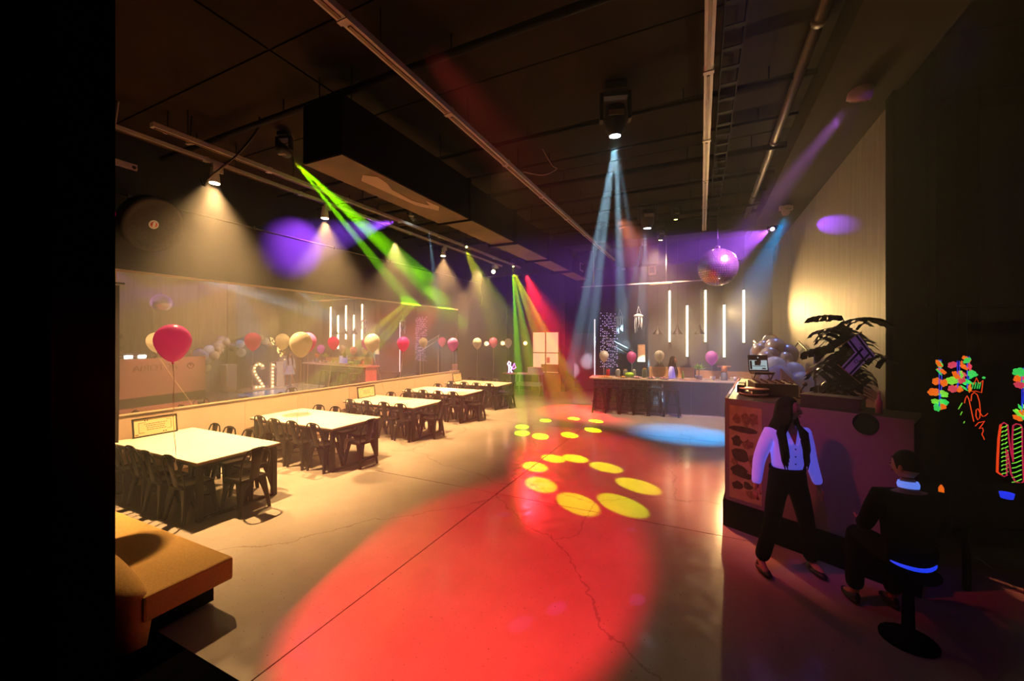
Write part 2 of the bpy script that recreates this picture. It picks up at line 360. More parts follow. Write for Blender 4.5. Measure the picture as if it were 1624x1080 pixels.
# ------------------------------------------------------------------ mesh builder
class MB:
    def __init__(s):
        s.v = []; s.f = []; s.sm = []

    def add(s, vs, fs, smooth=False, T=None):
        k = len(s.v)
        for p in vs:
            p = Vector(p)
            if T is not None:
                p = T @ p
            s.v.append(tuple(p))
        for f in fs:
            s.f.append(tuple(i + k for i in f)); s.sm.append(smooth)
        return s

    def box(s, c, d, T=None, rot=None):
        x, y, z = d[0] / 2, d[1] / 2, d[2] / 2
        b = min(0.004, min(x, y, z) * 0.25)
        vs = []
        for sx, sy, sz in [(-1, -1, -1), (1, -1, -1), (1, 1, -1), (-1, 1, -1), (-1, -1, 1), (1, -1, 1), (1, 1, 1), (-1, 1, 1)]:
            vs.append(Vector((sx * x, sy * y, sz * z)))
        if rot is not None:
            R = rot if isinstance(rot, Matrix) else Matrix.Rotation(rot, 4, 'Z')
            vs = [R @ p for p in vs]
        vs = [p + Vector(c) for p in vs]
        return s.add(vs, [(0, 3, 2, 1), (4, 5, 6, 7), (0, 1, 5, 4), (1, 2, 6, 5), (2, 3, 7, 6), (3, 0, 4, 7)], False, T)

    def bbox(s, x0, x1, y0, y1, z0, z1, T=None):
        return s.box(((x0 + x1) / 2, (y0 + y1) / 2, (z0 + z1) / 2), (x1 - x0, y1 - y0, z1 - z0), T)

    def tube(s, pts, r, n=8, closed=False, T=None, cap=True):
        pts = [Vector(p) for p in pts]
        rr = r if isinstance(r, (list, tuple)) else [r] * len(pts)
        N = len(pts)
        vs = []; fs = []
        up = None
        for i, p in enumerate(pts):
            a = pts[(i - 1) % N] if (closed or i > 0) else p
            b = pts[(i + 1) % N] if (closed or i < N - 1) else p
            d = (b - a)
            if d.length < 1e-9:
                d = Vector((0, 0, 1))
            d.normalize()
            if up is None:
                up = Vector((0, 0, 1)) if abs(d.z) < 0.9 else Vector((1, 0, 0))
            u = d.cross(up)
            if u.length < 1e-6:
                u = d.cross(Vector((0, 1, 0.1)))
            u.normalize()
            v = u.cross(d).normalized()
            up = v
            for k in range(n):
                t = 2 * PI * k / n
                vs.append(p + (u * math.cos(t) + v * math.sin(t)) * rr[i])
        L = N if closed else N - 1
        for i in range(L):
            for k in range(n):
                a = i * n + k; b = i * n + (k + 1) % n
                c = ((i + 1) % N) * n + (k + 1) % n; d = ((i + 1) % N) * n + k
                fs.append((a, b, c, d))
        if cap and not closed:
            fs.append(tuple(range(n))[::-1]); fs.append(tuple((N - 1) * n + k for k in range(n)))
        return s.add(vs, fs, True, T)

    def lathe(s, prof, n=24, T=None, smooth=True, c=(0, 0, 0)):
        vs = []; fs = []
        for r, z in prof:
            for k in range(n):
                t = 2 * PI * k / n
                vs.append((c[0] + r * math.cos(t), c[1] + r * math.sin(t), c[2] + z))
        for i in range(len(prof) - 1):
            for k in range(n):
                fs.append((i * n + k, i * n + (k + 1) % n, (i + 1) * n + (k + 1) % n, (i + 1) * n + k))
        if prof[0][0] > 1e-4:
            fs.append(tuple(range(n))[::-1])
        if prof[-1][0] > 1e-4:
            fs.append(tuple((len(prof) - 1) * n + k for k in range(n)))
        return s.add(vs, fs, smooth, T)

    def ball(s, c, r, n=12, T=None):
        rx, ry, rz = r if isinstance(r, (tuple, list)) else (r, r, r)
        vs = []; fs = []
        m = max(6, n // 2 + 1)
        for i in range(m + 1):
            ph = PI * i / m
            for k in range(n):
                t = 2 * PI * k / n
                rr = max(math.sin(ph), 1e-3)
                vs.append((c[0] + rx * rr * math.cos(t), c[1] + ry * rr * math.sin(t), c[2] + rz * math.cos(ph)))
        for i in range(m):
            for k in range(n):
                fs.append((i * n + k, (i + 1) * n + k, (i + 1) * n + (k + 1) % n, i * n + (k + 1) % n))
        return s.add(vs, fs, True, T)

    def prism(s, poly, z0, z1, T=None):
        n = len(poly)
        vs = [(p[0], p[1], z0) for p in poly] + [(p[0], p[1], z1) for p in poly]
        fs = [tuple(range(n))[::-1], tuple(range(n, 2 * n))]
        for i in range(n):
            j = (i + 1) % n
            fs.append((i, j, n + j, n + i))
        return s.add(vs, fs, False, T)

    def mesh(s, name, m):
        me = bpy.data.meshes.new(name)
        me.from_pydata(s.v, [], s.f)
        me.polygons.foreach_set('use_smooth', s.sm)
        me.materials.append(m)
        bm = bmesh.new(); bm.from_mesh(me)
        bmesh.ops.recalc_face_normals(bm, faces=bm.faces)
        bm.to_mesh(me); bm.free()
        me.update()
        return me

    def obj(s, name, m, parent=None, label=None, bevel=0.0):
        o = bpy.data.objects.new(name, s.mesh(name, m))
        C.objects.link(o)
        if parent is not None:
            o.parent = parent
        if label:
            o['label'] = label
        if bevel:
            b = o.modifiers.new('bevel', 'BEVEL'); b.width = bevel; b.segments = 2; b.limit_method = 'ANGLE'
        return o


def tag(o, label, cat, group=None, kind=None):
    o['label'] = label; o['category'] = cat
    if group: o['group'] = group
    if kind: o['kind'] = kind
    return o


def thing(name, label, cat, loc=(0, 0, 0), rz=0, group=None):
    o = bpy.data.objects.new(name, None)
    o.empty_display_size = 0.1
    o.location = loc; o.rotation_euler = (0, 0, rz)
    C.objects.link(o)
    return tag(o, label, cat, group)


def struct(o):
    o['kind'] = 'structure'
    return o


def dup(root, loc, rz, label, group=None):
    r = root.copy(); C.objects.link(r)
    r.location = loc; r.rotation_euler = (0, 0, rz)
    r['label'] = label
    if group: r['group'] = group
    for ch in list(root.children):
        c = ch.copy(); C.objects.link(c); c.parent = r
        for g in ch.children:
            d = g.copy(); C.objects.link(d); d.parent = c
    return r


def piece(me, name, loc, parent, rot=(0, 0, 0), scale=None):
    o = bpy.data.objects.new(name, me)
    C.objects.link(o)
    o.parent = parent
    o.location = loc; o.rotation_euler = rot
    if scale: o.scale = scale
    return o


def text_mesh(name, body, size, m, depth=0.002):
    cu = bpy.data.curves.new(name, 'FONT')
    cu.body = body; cu.size = size; cu.extrude = depth; cu.align_x = 'CENTER'; cu.align_y = 'CENTER'
    tmp = bpy.data.objects.new(name + '_tmp', cu)
    C.objects.link(tmp)
    dg = bpy.context.evaluated_depsgraph_get()
    me = bpy.data.meshes.new_from_object(tmp.evaluated_get(dg))
    C.objects.unlink(tmp); bpy.data.objects.remove(tmp)
    me.materials.clear(); me.materials.append(m)
    return me


# ------------------------------------------------------------------ the room
WL, WR, ZC = -7.95, 2.0, 5.40
fl = bpy.data.objects.new('floor', MB().bbox(-8.3, 9.0, -3.0, 20.0, -0.12, -0.03).mesh('floor', M['joint']))
C.objects.link(fl); struct(fl)
xs = [-8.3, -2.70, 2.6, 9.0]
ys = [-3.0, 0.4, 5.18, 9.8, 14.6, 20.0]
for i in range(3):
    for j in range(5):
        g = 0.006
        MB().bbox(xs[i] + g, xs[i + 1] - g, ys[j] + g, ys[j + 1] - g, -0.03, 0.0).obj('slab', M['concrete'], fl)

ce = MB().bbox(-8.3, 9.0, -3.0, 20.0, ZC, ZC + 0.1).obj('ceiling', M['ceiling']); struct(ce)
for k in range(16):   # ceiling boards, slightly proud, with shadow gaps
    y0 = -3 + k * 1.4375
    for x0, x1 in ((-8.2, -4.2), (-4.19, 0.2), (0.21, 4.6), (4.61, 8.9)):
        MB().bbox(x0 + 0.01, x1 - 0.01, y0 + 0.012, y0 + 1.4375 - 0.012, ZC - 0.02, ZC).obj('ceiling_panel', M['ceiling'], ce)

wl = MB().bbox(WL - 0.25, WL, -3.0, 16.4, 0, ZC).obj('wall_left', M['black_wall']); struct(wl)
# half wall of pale panels under the mirror
hw = MB().bbox(WL, WL + 0.03, 2.2, 12.2, 0, 1.10).obj('trim_1', M['beige']); struct(hw)
for k in range(4):
    y0 = 2.2 + k * 2.5
    MB().bbox(WL + 0.03, WL + 0.05, y0 + 0.003, y0 + 2.497, 0.08, 1.09).obj('panel', M['beige'], hw)
MB().bbox(WL, WL + 0.065, 2.2, 12.2, 1.10, 1.12).obj('ledge', M['beige'], hw)
MB().bbox(WL + 0.03, WL + 0.06, 2.2, 12.2, 0, 0.08).obj('skirting', M['table_edge'], hw)
mr = thing('wall_mirror', 'long wall mirror of tall panes above the pale half wall', 'mirror', (WL + 0.012, 2.85, 1.12))
pane = MB().bbox(0, 0.012, 0.002, 1.543, 0.0, 2.16).mesh('mirror_pane', M['mirror'])
for k in range(6):
    piece(pane, 'mirror_pane', (0, k * 1.545, 0.0), mr, (0, 0.004, 0))
MB().bbox(0, 0.03, 0, 9.28, 2.16, 2.20).obj('top_rail', M['beige'], mr)
MB().bbox(0, 0.03, -0.03, 0.0, 0, 2.20).obj('side_rail', M['beige'], mr)

wb = MB().bbox(WL - 0.2, -5.33, 16.2, 16.4, 0, ZC).obj('wall_back_left', M['black_wall']); struct(wb)
wb2 = MB().bbox(-5.33, -1.66, 17.6, 17.8, 0, ZC).obj('wall_back_recess', M['black_wall']); struct(wb2)
wb3 = MB().bbox(-5.35, -5.2, 16.2, 17.7, 0, ZC).obj('wall_recess_side', M['black_wall']); struct(wb3)
wb4 = MB().bbox(-1.66, WR + 0.2, 14.5, 14.8, 0, ZC).obj('wall_back', M['grey_wall']); struct(wb4)
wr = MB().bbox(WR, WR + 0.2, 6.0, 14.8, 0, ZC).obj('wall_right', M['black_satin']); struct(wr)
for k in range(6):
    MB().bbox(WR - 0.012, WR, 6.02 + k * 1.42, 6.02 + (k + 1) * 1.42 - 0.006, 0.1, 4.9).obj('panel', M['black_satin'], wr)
col = MB().bbox(1.93, 2.28, 5.82, 6.02, 0, ZC).obj('wall_right_column', M['pitch']); struct(col)
wn = MB().bbox(2.28, 8.5, 7.6, 7.8, 0, ZC).obj('wall_neon_room', M['black_wall']); struct(wn)
wn2 = MB().bbox(2.9, 3.1, 6.9, 7.6, 0, ZC).obj('wall_neon_return', M['pitch']); struct(wn2)
we = MB().bbox(8.5, 8.7, -3, 7.8, 0, ZC).obj('wall_far_right', M['pitch']); struct(we)
wf = MB().bbox(-8.2, 8.7, -3.1, -3.0, 0, ZC).obj('wall_front', M['pitch']); struct(wf)
pl = MB().bbox(-8.1, -2.79, 0.78, 1.0, 0, ZC).obj('wall_foreground', M['pitch']); struct(pl)
st = MB().bbox(-3.75, -2.3, 1.0, 1.58, 0, 0.05).obj('floor_shade_slab', M['pitch']); struct(st)  # low black slab added in place of the shadow on the near floor

# soffit box on the right side
so = MB().bbox(1.2, 2.0, 4.0, 14.5, 5.03, ZC).obj('trim_3', M['ceiling']); struct(so)
bk = MB().bbox(WL, 1.2, 14.0, 14.4, 4.75, ZC).obj('trim_4', M['black_wall']); struct(bk)
pb = thing('drop_beam', 'dark drop beam crossing the ceiling beyond the moving heads', 'beam', (0, 11.2, 4.98))
MB().bbox(-4.0, 1.2, 0, 0.35, 0, 0.42).obj('beam_body', M['duct'], pb)
MB().bbox(-4.0, 1.2, -0.02, 0.37, -0.02, 0.0).obj('flange', M['duct'], pb)

# ceiling pipes along X
names = ['over the first ceiling head', 'just beyond the first ceiling head', 'midway to the second head', 'before the second ceiling head',
         'beside the second ceiling head', 'beyond the second ceiling head', 'nearest above the viewer', 'far, near the drop beam']
for k, (y, z, r) in enumerate([(5.37, 5.2, 0.025), (6.3, 5.22, 0.02), (7.1, 5.16, 0.045), (8.2, 5.18, 0.03), (9.2, 5.2, 0.025), (9.95, 5.15, 0.04), (3.4, 5.18, 0.04), (10.7, 5.2, 0.03)]):
    t = thing('ceiling_pipe', 'thin dark pipe crossing the ceiling ' + names[k], 'pipe', (0, y, z), 0, 'dark pipes crossing the ceiling')
    MB().tube([(-7.9, 0, 0), (1.15, 0, 0)], r, 8).obj('pipe', M['duct'], t)
    for x in (-6.9, -4.9, -2.3, -0.2, 0.7):
        MB().tube([(x, 0, r), (x, 0, 5.38 - z)], 0.008, 5).obj('hanger', M['duct'], t)
t = thing('steel_pipe', 'dull steel pipe running along the right ceiling edge', 'pipe', (0.98, 0, 5.2))
MB().tube([(0, 2.5, 0), (0, 11.1, 0)], 0.055, 10).obj('pipe', M['pipe'], t)
for y in (4.5, 7.0, 9.5):
    MB().lathe([(0.065, -0.04), (0.065, 0.04)], 12, Matrix.Translation((0, y, 0)) @ Matrix.Rotation(PI / 2, 4, 'X')).obj('clamp', M['pipe'], t)

# black duct
dk = thing('air_duct', 'large black rectangular air duct hanging over the tables', 'duct', (0, 0, 0))
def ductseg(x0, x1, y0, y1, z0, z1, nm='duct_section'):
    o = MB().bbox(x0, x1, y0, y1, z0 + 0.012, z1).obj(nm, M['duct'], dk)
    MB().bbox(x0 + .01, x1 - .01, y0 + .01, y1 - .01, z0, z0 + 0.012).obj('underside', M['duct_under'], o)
ductseg(-4.15, -3.53, 3.12, 5.75, 4.28, 4.95)
ductseg(-4.12, -3.56, 5.77, 7.6, 4.30, 4.93)
ductseg(-4.12, -3.56, 7.62, 9.6, 4.30, 4.93)
ductseg(-4.08, -3.60, 9.62, 11.6, 4.32, 4.9)
ductseg(-4.05, -3.62, 11.62, 13.9, 4.34, 4.88)
for y in (5.76, 7.61, 9.61, 11.61):
    MB().bbox(-4.18, -3.50, y - .015, y + .015, 4.25, 4.98).obj('flange', M['duct'], dk)
pt = [(-3.9, 3.75), (-3.74, 3.62), (-3.62, 3.75), (-3.66, 3.95), (-3.76, 4.15), (-3.8, 4.6), (-3.70, 4.9), (-3.62, 4.7), (-3.60, 5.0), (-3.72, 5.15), (-3.88, 4.8)]
MB().prism(pt, 4.276, 4.28).obj('torn_patch', M['beige'], dk)
for y in (3.3, 5.0, 6.6, 8.6, 10.6):
    for x in (-4.1, -3.58):
        MB().tube([(x, y, 4.9), (x, y, 5.4)], 0.007, 5).obj('hanger', M['duct'], dk)
t = thing('air_vent', 'small white square vent on the duct far end', 'vent', (-3.58, 12.9, 4.62))
MB().bbox(0, .02, -.2, .2, -.13, .13).obj('frame', M['white_metal'], t)
for k in range(3):
    MB().bbox(.02, .03, -.17 + k * .12, -.08 + k * .12, -.1, .1).obj('slat', M['duct'], t)

# lighting rails
def rail(name, label, x, y0, y1, z, wd=0.085, h=0.07, m='white_metal', seg=1.55):
    t = thing(name, label, 'rail', (x, 0, z))
    y = y0; k = 0
    while y < y1 - 0.1:
        e = min(y + seg, y1)
        MB().bbox(-wd / 2, wd / 2, y + .004, e - .004, 0, h).obj('rail_section', M[m], t)
        MB().bbox(-wd / 2 - .008, wd / 2 + .008, e - .05, e + .0, -.01, h + .006).obj('joint_cover', M[m], t)
        MB().bbox(-wd / 6, wd / 6, y + .03, e - .07, -.012, 0).obj('socket_strip', M['table_edge'], t)
        if z + h < 5.38:
            MB().tube([(0, y + .4, h), (0, y + .4, ZC - z)], 0.006, 5).obj('hanger', M['duct'], t)
        y = e
    return t
rail('lighting_track', 'long white lighting track carrying the warm spots above the tables', -6.7, 1.9, 13.2, 4.93, 0.06, 0.05)
rail('lighting_track', 'white lighting track next to the duct, second from the mirror wall', -6.3, 2.6, 15.6, 4.96, 0.085, 0.06)
rail('lighting_track', 'white lighting track crossing the middle of the black ceiling', -2.72, 0.9, 16.0, 4.95, 0.10, 0.06)
rail('lighting_track', 'white lighting track ending near the disco ball', 0.07, 1.4, 11.0, 4.96, 0.085, 0.05)
t = thing('cable_tray', 'black perforated cable tray beside the track over the disco ball', 'cable tray', (0.27, 0, 5.05))
MB().bbox(-.09, -.08, 3.0, 11.0, 0, .12).obj('side', M['duct'], t)
MB().bbox(.08, .09, 3.0, 11.0, 0, .12).obj('side', M['duct'], t)
rg = MB().bbox(-.08, .08, -.03, .03, 0, .01).mesh('rung', M['duct'])
for k in range(26):
    piece(rg, 'rung', (0, 3.15 + k * .3, 0), t)

# conduit on the left wall
t = thing('wall_conduit', 'thin conduit running along the wall above the mirror', 'conduit', (WL + 0.02, 2.0, 4.44))
MB().tube([(0, 0, 0), (0, 11.5, 0)], 0.018, 6).obj('tube', M['pipe'], t)
for k in range(6):
    MB().bbox(-.02, .03, 1 + k * 1.9 - .02, 1 + k * 1.9 + .02, -.03, .03).obj('clip', M['pipe'], t)

# ------------------------------------------------------------------ chairs and tables
def rrect(hx, hy, r, n=5):
    out = []
    for cx, cy, a0 in ((hx - r, hy - r, 0), (-hx + r, hy - r, PI / 2), (-hx + r, -hy + r, PI), (hx - r, -hy + r, 1.5 * PI)):
        for k in range(n + 1):
            a = a0 + PI / 2 * k / n
            out.append((cx + r * math.cos(a), cy + r * math.sin(a)))
    return out

def legmesh(sx, sy, top=(0.155, 0.155), bot=(0.20, 0.20), zt=0.425, w0=0.105, w1=0.034, name='leg', m=None):
    mb = MB()
    # folded-sheet leg: L-shaped channel, wide at the top, narrow at the foot
    N = 6
    vs = []; fs = []
    for i in range(N + 1):
        t = i / N
        z = zt * (1 - t)
        cx = sx * (top[0] + (bot[0] - top[0]) * t); cy = sy * (top[1] + (bot[1] - top[1]) * t)
        wd = w1 + (w0 - w1) * (1 - t) ** 1.6
        pts = [(cx + sx * .012, cy + sy * .012 - sy * wd), (cx + sx * .016, cy + sy * .004), (cx + sx * .004, cy + sy * .016), (cx + sx * .012 - sx * wd, cy + sy * .012),
               (cx + sx * .004 - sx * wd, cy - sy * .0), (cx - sx * .006, cy - sy * .006), (cx - sx * .0, cy + sy * .004 - sy * wd)]
        for p in pts:
            vs.append((p[0], p[1], z))
    n = 7
    for i in range(N):
        for k in range(n):
            fs.append((i * n + k, i * n + (k + 1) % n, (i + 1) * n + (k + 1) % n, (i + 1) * n + k))
    fs.append(tuple(range(n))); fs.append(tuple(N * n + k for k in range(n))[::-1])
    mb.add(vs, fs, False)
    return mb

def make_chair(label, m='black_metal'):
    t = thing('dining_chair', label, 'chair', (0, 0, 0), 0)
    s = MB()
    op = rrect(.185, .18, .06); ip = rrect(.165, .16, .05)
    n = len(op)
    vs = [(x, y, .405) for x, y in op] + [(x, y, .445) for x, y in op] + [(x, y, .452) for x, y in ip] + [(x * .93, y * .93, .444) for x, y in ip]
    fs = []
    for r in range(3):
        for k in range(n):
            fs.append((r * n + k, r * n + (k + 1) % n, (r + 1) * n + (k + 1) % n, (r + 1) * n + k))
    fs.append(tuple(3 * n + k for k in range(n)))
    s.add(vs, fs, True)
    s.obj('seat', M[m], t)
    for sx in (-1, 1):
        for sy in (-1, 1):
            legmesh(sx, sy).obj('leg', M[m], t)
    pts = []
    base = [(.165, -.165, .42), (.175, -.185, .52), (.178, -.215, .65), (.165, -.24, .75), (.13, -.252, .815), (.07, -.258, .84), (0, -.26, .845)]
    pts = base + [(-x, y, z) for x, y, z in base[-2::-1]]
    MB().tube(pts, .0115, 7).obj('back_frame', M[m], t)
    b = MB()
    prof = [(.062, -.172, .43), (.060, -.20, .56), (.066, -.23, .70), (.080, -.252, .832)]
    vs = []; fs = []
    for w_, y, z in prof:
        vs += [(-w_, y, z), (-w_ * .5, y - .008, z), (w_ * .5, y - .008, z), (w_, y, z)]
        vs += [(w_, y - .005, z), (w_ * .5, y - .013, z), (-w_ * .5, y - .013, z), (-w_, y - .005, z)]
    for i in range(3):
        for k in range(8):
            fs.append((i * 8 + k, i * 8 + (k + 1) % 8, (i + 1) * 8 + (k + 1) % 8, (i + 1) * 8 + k))
    fs.append(tuple(range(8))[::-1]); fs.append(tuple(24 + k for k in range(8)))
    b.add(vs, fs, True)
    b.obj('back_slat', M[m], t)
    # cross braces under the seat
    MB().tube([(-.17, -.17, .25), (.17, .17, .25)], .007, 5).obj('brace', M[m], t)
    return t

chair0 = make_chair('x')
first = [True]
def place_chair(x, y, rz, label, group):
    rz += random.uniform(-.05, .05)
    if first[0]:
        first[0] = False
        chair0.location = (x, y, 0); chair0.rotation_euler = (0, 0, rz); chair0['label'] = label; chair0['group'] = group
        return chair0
    return dup(chair0, (x, y, 0), rz, label, group)

ORD = ['front', 'second', 'third', 'fourth', 'rearmost']
NTH = ['nearest the wall', 'second from the wall', 'third from the wall', 'nearest the aisle']
TY = [(2.74, 3.81), (4.75, 5.87), (6.95, 8.08), (9.06, 10.2), (11.2, 12.35)]
XR = [-5.56, -5.60, -5.68, -5.76, -5.84]
for i in range(5):
    y0, y1 = TY[i]; x1 = XR[i]; x0 = -7.84
    t = thing('dining_table', f'pale rectangular table on black steel legs, {ORD[i]} of the row along the mirror', 'table', (0, 0, 0), 0)
    MB().bbox(x0, x1, y0, y1, .735, .752).obj('table_top', M['table_wood'], t, bevel=.002)
    MB().bbox(x0 + .006, x1 - .006, y0 + .006, y1 - .006, .712, .735).obj('edge_board', M['table_edge'], t)
    for (lx, ly) in ((x1 - .06, y0 + .06), (x1 - .06, y1 - .06), (x0 + .12, y0 + .06), (x0 + .12, y1 - .06)):
        MB().bbox(lx - .03, lx + .03, ly - .03, ly + .03, 0, .68).obj('leg', M['black_metal'], t)
    for lx in (x1 - .06, x0 + .12):
        MB().bbox(lx - .02, lx + .02, y0 + .09, y1 - .09, .0, .035).obj('foot_rail', M['black_metal'], t)
        MB().bbox(lx - .02, lx + .02, y0 + .09, y1 - .09, .672, .712).obj('cross_rail', M['black_metal'], t)
    for ly in (y0 + .06, y1 - .06):
        MB().bbox(x0 + .09, x1 - .03, ly - .02, ly + .02, .672, .712).obj('long_rail', M['black_metal'], t)
    for k in range(4):
        xx = -7.35 + k * .485 + (x1 + 5.56) * .5
        place_chair(xx, y0 + .12 + random.uniform(-.03, .03), 0, f'black metal chair on the near side of the {ORD[i]} table, {NTH[k]}', 'black metal chairs around the tables')
        place_chair(xx - .02, y1 - .17 + random.uniform(-.03, .03), PI, f'black metal chair on the far side of the {ORD[i]} table, {NTH[k]}', 'black metal chairs around the tables')
    place_chair(x1 + .07, (y0 + y1) / 2 - (.0 if i else .0), PI / 2, f'black metal chair at the aisle end of the {ORD[i]} table', 'black metal chairs around the tables')

tw = MB()
tw.add([(-.09, -.10, 0), (.09, -.10, 0), (.09, .02, .004), (-.09, .02, .004), (.095, .035, -.03), (-.085, .035, -.03), (.10, .04, -.16), (-.08, .045, -.14),
        (-.09, -.10, .012), (.09, -.10, .012), (.09, .02, .018), (-.09, .02, .018), (.095, .05, -.03), (-.085, .05, -.03), (.10, .055, -.16), (-.08, .06, -.14)],
       [(8, 9, 10, 11), (11, 10, 12, 13), (13, 12, 14, 15), (0, 3, 2, 1), (3, 5, 4, 2), (5, 7, 6, 4), (0, 1, 9, 8), (1, 2, 10, 9), (2, 4, 12, 10), (4, 6, 14, 12), (6, 7, 15, 14), (7, 5, 13, 15), (5, 3, 11, 13), (3, 0, 8, 11)], True)
o = tw.obj('towel', M['towel']); o.location = (-5.72, 5.2, .445); o.rotation_euler = (0, 0, 2.6)
tag(o, 'cream towel draped over the seat at the second table end', 'towel')

# framed signs leaning on the half wall
for i, (ya, yb) in enumerate(((2.98, 3.55), (7.36, 7.94), (11.6, 12.15))):
    t = thing('framed_sign', f'black framed quotation sign leaning on the half wall, on the {ORD[(0, 2, 4)[i]]} table', 'sign', (-7.76, (ya + yb) / 2, .754), 0, 'framed signs on the tables')
    hw_ = (yb - ya) / 2; hh = .29; T = Matrix.Rotation(-.12, 4, 'Y')
    for a in ((-hw_, hw_, 0, .018), (-hw_, hw_, hh - .018, hh), (-hw_, -hw_ + .018, .018, hh - .018), (hw_ - .018, hw_, .018, hh - .018)):
        MB().bbox(-.012, .012, a[0], a[1], a[2], a[3], T).obj('frame', M['black_metal'], t)
    MB().bbox(-.006, .002, -hw_ + .018, hw_ - .018, .018, hh - .018, T).obj('sheet', M['paper'], t)
    ln = MB()
    for (a0, a1, b0, b1) in ((-.21, -.205, .06, .22), (-.21, -.14, .06, .066), (-.21, -.12, .214, .22), (.20, .207, .08, .23), (.15, .207, .08, .086), (.14, .207, .224, .23)):
        ln.bbox(.002, .004, a0, a1, b0, b1, T)
    for (cy, cz) in ((-.13, .245), (-.10, .245), (.10, .045), (.13, .045), (-.245, .04), (-.225, .04)):
        ln.ball((.003, cy, cz), (.002, .009, .011), 8, T)
    for (cy, cz, L) in ((0, .19, .28), (0, .16, .24), (-.01, .13, .2), (0, .10, .22)):
        a = -L / 2
        while a < L / 2:
            d = random.uniform(.012, .03)
            ln.bbox(.002, .0035, cy + a, cy + a + d, cz - .005, cz + .005, T); a += d + .008
    ln.obj('lettering', M['ink'], t)

# sofa in the foreground
so_ = thing('sofa', 'low tan fabric sofa with a rounded back in the near corner', 'sofa', (0, 0, 0))
MB().bbox(-5.9, -3.6, 1.44, 2.05, .23, .42).obj('seat_cushion', M['sofa'], so_, bevel=.02)
MB().bbox(-5.9, -3.78, 1.5, 1.99, .03, .23).obj('base', M['black_cloth'], so_)
vs = []; fs = []
prof = [(1.46, .23), (1.50, .40)]
N = 12
bk_ = MB()
ring = []
for i in range(N + 1):
    t = i / N
    x = -3.62 - 0.75 * t
    zt = .42 + .20 * math.sin(min(1, t * 1.15) * PI / 2) ** 0.8
    th = .03 + .17 * min(1, t * 2.5)
    sec = [(1.50, .25), (1.50, zt - .05), (1.50 - .03, zt - .008), (1.50 - .08, zt), (1.42 - th, zt - .03), (1.40 - th, zt - .09), (1.40 - th, .06), (1.47, .06)]
    ring.append([(x, y, z) for y, z in sec])
ring.append([(-5.9, y, z) for (x, y, z) in ring[-1]])
m_ = len(ring[0])
vs = [p for r in ring for p in r]
for i in range(len(ring) - 1):
    for k in range(m_):
        fs.append((i * m_ + k, i * m_ + (k + 1) % m_, (i + 1) * m_ + (k + 1) % m_, (i + 1) * m_ + k))
fs.append(tuple(range(m_))); fs.append(tuple((len(ring) - 1) * m_ + k for k in range(m_))[::-1])
bk_.add(vs, fs, True).obj('backrest', M['sofa'], so_)
for x in (-3.85, -5.7):
    for y in (1.52, 1.95):
        MB().lathe([(.02, 0), (.03, .04)], 10, Matrix.Translation((x, y, 0))).obj('foot', M['black_cloth'], so_)

# ------------------------------------------------------------------ balloons
def balloon_mesh(m, r=.16):
    prof = []
    N = 16
    for i in range(N + 1):
        t = i / N
        ph = PI * t
        rr = math.sin(ph) * r
        z = -math.cos(ph) * r
        if z < 0:
            z *= 1.42; rr *= (1 - .26 * (t < .5) * (1 - abs(z) * 0) * (abs(z) / (r * 1.42)) ** 1.5)
        else:
            z *= 1.08
        prof.append((max(rr, .0015), z))
    return MB().lathe(prof, 24).mesh('balloon', M[m])
BM = {}
def balloon(x, y, z, color, label, tie, r=.16):
    key = (color,)
    if key not in BM: BM[key] = balloon_mesh('bal_' + color)
    t = thing('balloon', label, 'balloon', (x, y, z), random.uniform(0, 3), 'helium balloons on ribbons')
    t.rotation_euler = (0, 0, 0)
    o = bpy.data.objects.new('envelope', BM[key]); C.objects.link(o); o.parent = t; o.scale = (r / .16,) * 3
    zb = -r * 1.42
    MB().lathe([(.004, zb + .005), (.012, zb - .006), (.015, zb - .018), (.006, zb - .016)], 10).obj('knot', M['bal_' + color], t)
    e = Vector(tie) - Vector((x, y, z))
    s0 = Vector((0, 0, zb - .012))
    pts = [s0 + (e - s0) * (k / 6) + Vector((math.sin(k * 1.3) * .01, math.cos(k * 1.1) * .008, 0)) * (0 if k in (0, 6) else 1) for k in range(7)]
    MB().tube(pts, .0028, 5).obj('ribbon', M['ribbon'], t)
    return t
balloon(-5.50, 2.47, 2.25, 'pink', 'large deep pink balloon nearest the viewer, above the front table', (-5.55, 2.52, .76), .175)
balloon(-5.72, 4.26, 2.20, 'cream', 'large cream balloon floating before the front of the second table', (-6.35, 4.65, .80), .165)
balloon(-7.05, 5.4, 2.22, 'pink', 'hot pink balloon overlapping a cream one above the second table', (-7.05, 5.4, .76), .16)
balloon(-6.44, 6.5, 2.20, 'cream', 'cream balloon floating before the third table', (-6.4, 7.0, .755), .165)
balloon(-6.7, 7.8, 2.15, 'red', 'raspberry red balloon above the third table', (-6.7, 7.6, .76), .15)
balloon(-6.3, 9.4, 2.12, 'rose', 'rose pink balloon above the fourth table', (-6.3, 9.4, .76), .155)
balloon(-6.8, 11.6, 2.12, 'cream', 'pale cream balloon above the rearmost table', (-6.8, 11.6, .76), .155)
balloon(-6.8, 12.75, 2.14, 'pink', 'deep pink balloon just behind the rearmost table', (-6.8, 12.75, .0), .155)
balloon(-7.0, 14.4, 2.10, 'cream', 'small cream balloon farthest back near the wall lamps', (-7.0, 14.4, .0), .155)
balloon(-2.80, 12.75, 1.72, 'cream', 'cream balloon above the left end of the bar', (-2.80, 12.75, 1.075), .15)
balloon(-1.97, 12.9, 1.70, 'pink', 'deep pink balloon standing over the snacks on the bar', (-1.97, 12.9, 1.075), .15)
balloon(-1.16, 13.0, 1.74, 'cream', 'cream balloon over the bar beside the seated bartender', (-1.16, 13.0, 1.075), .15)
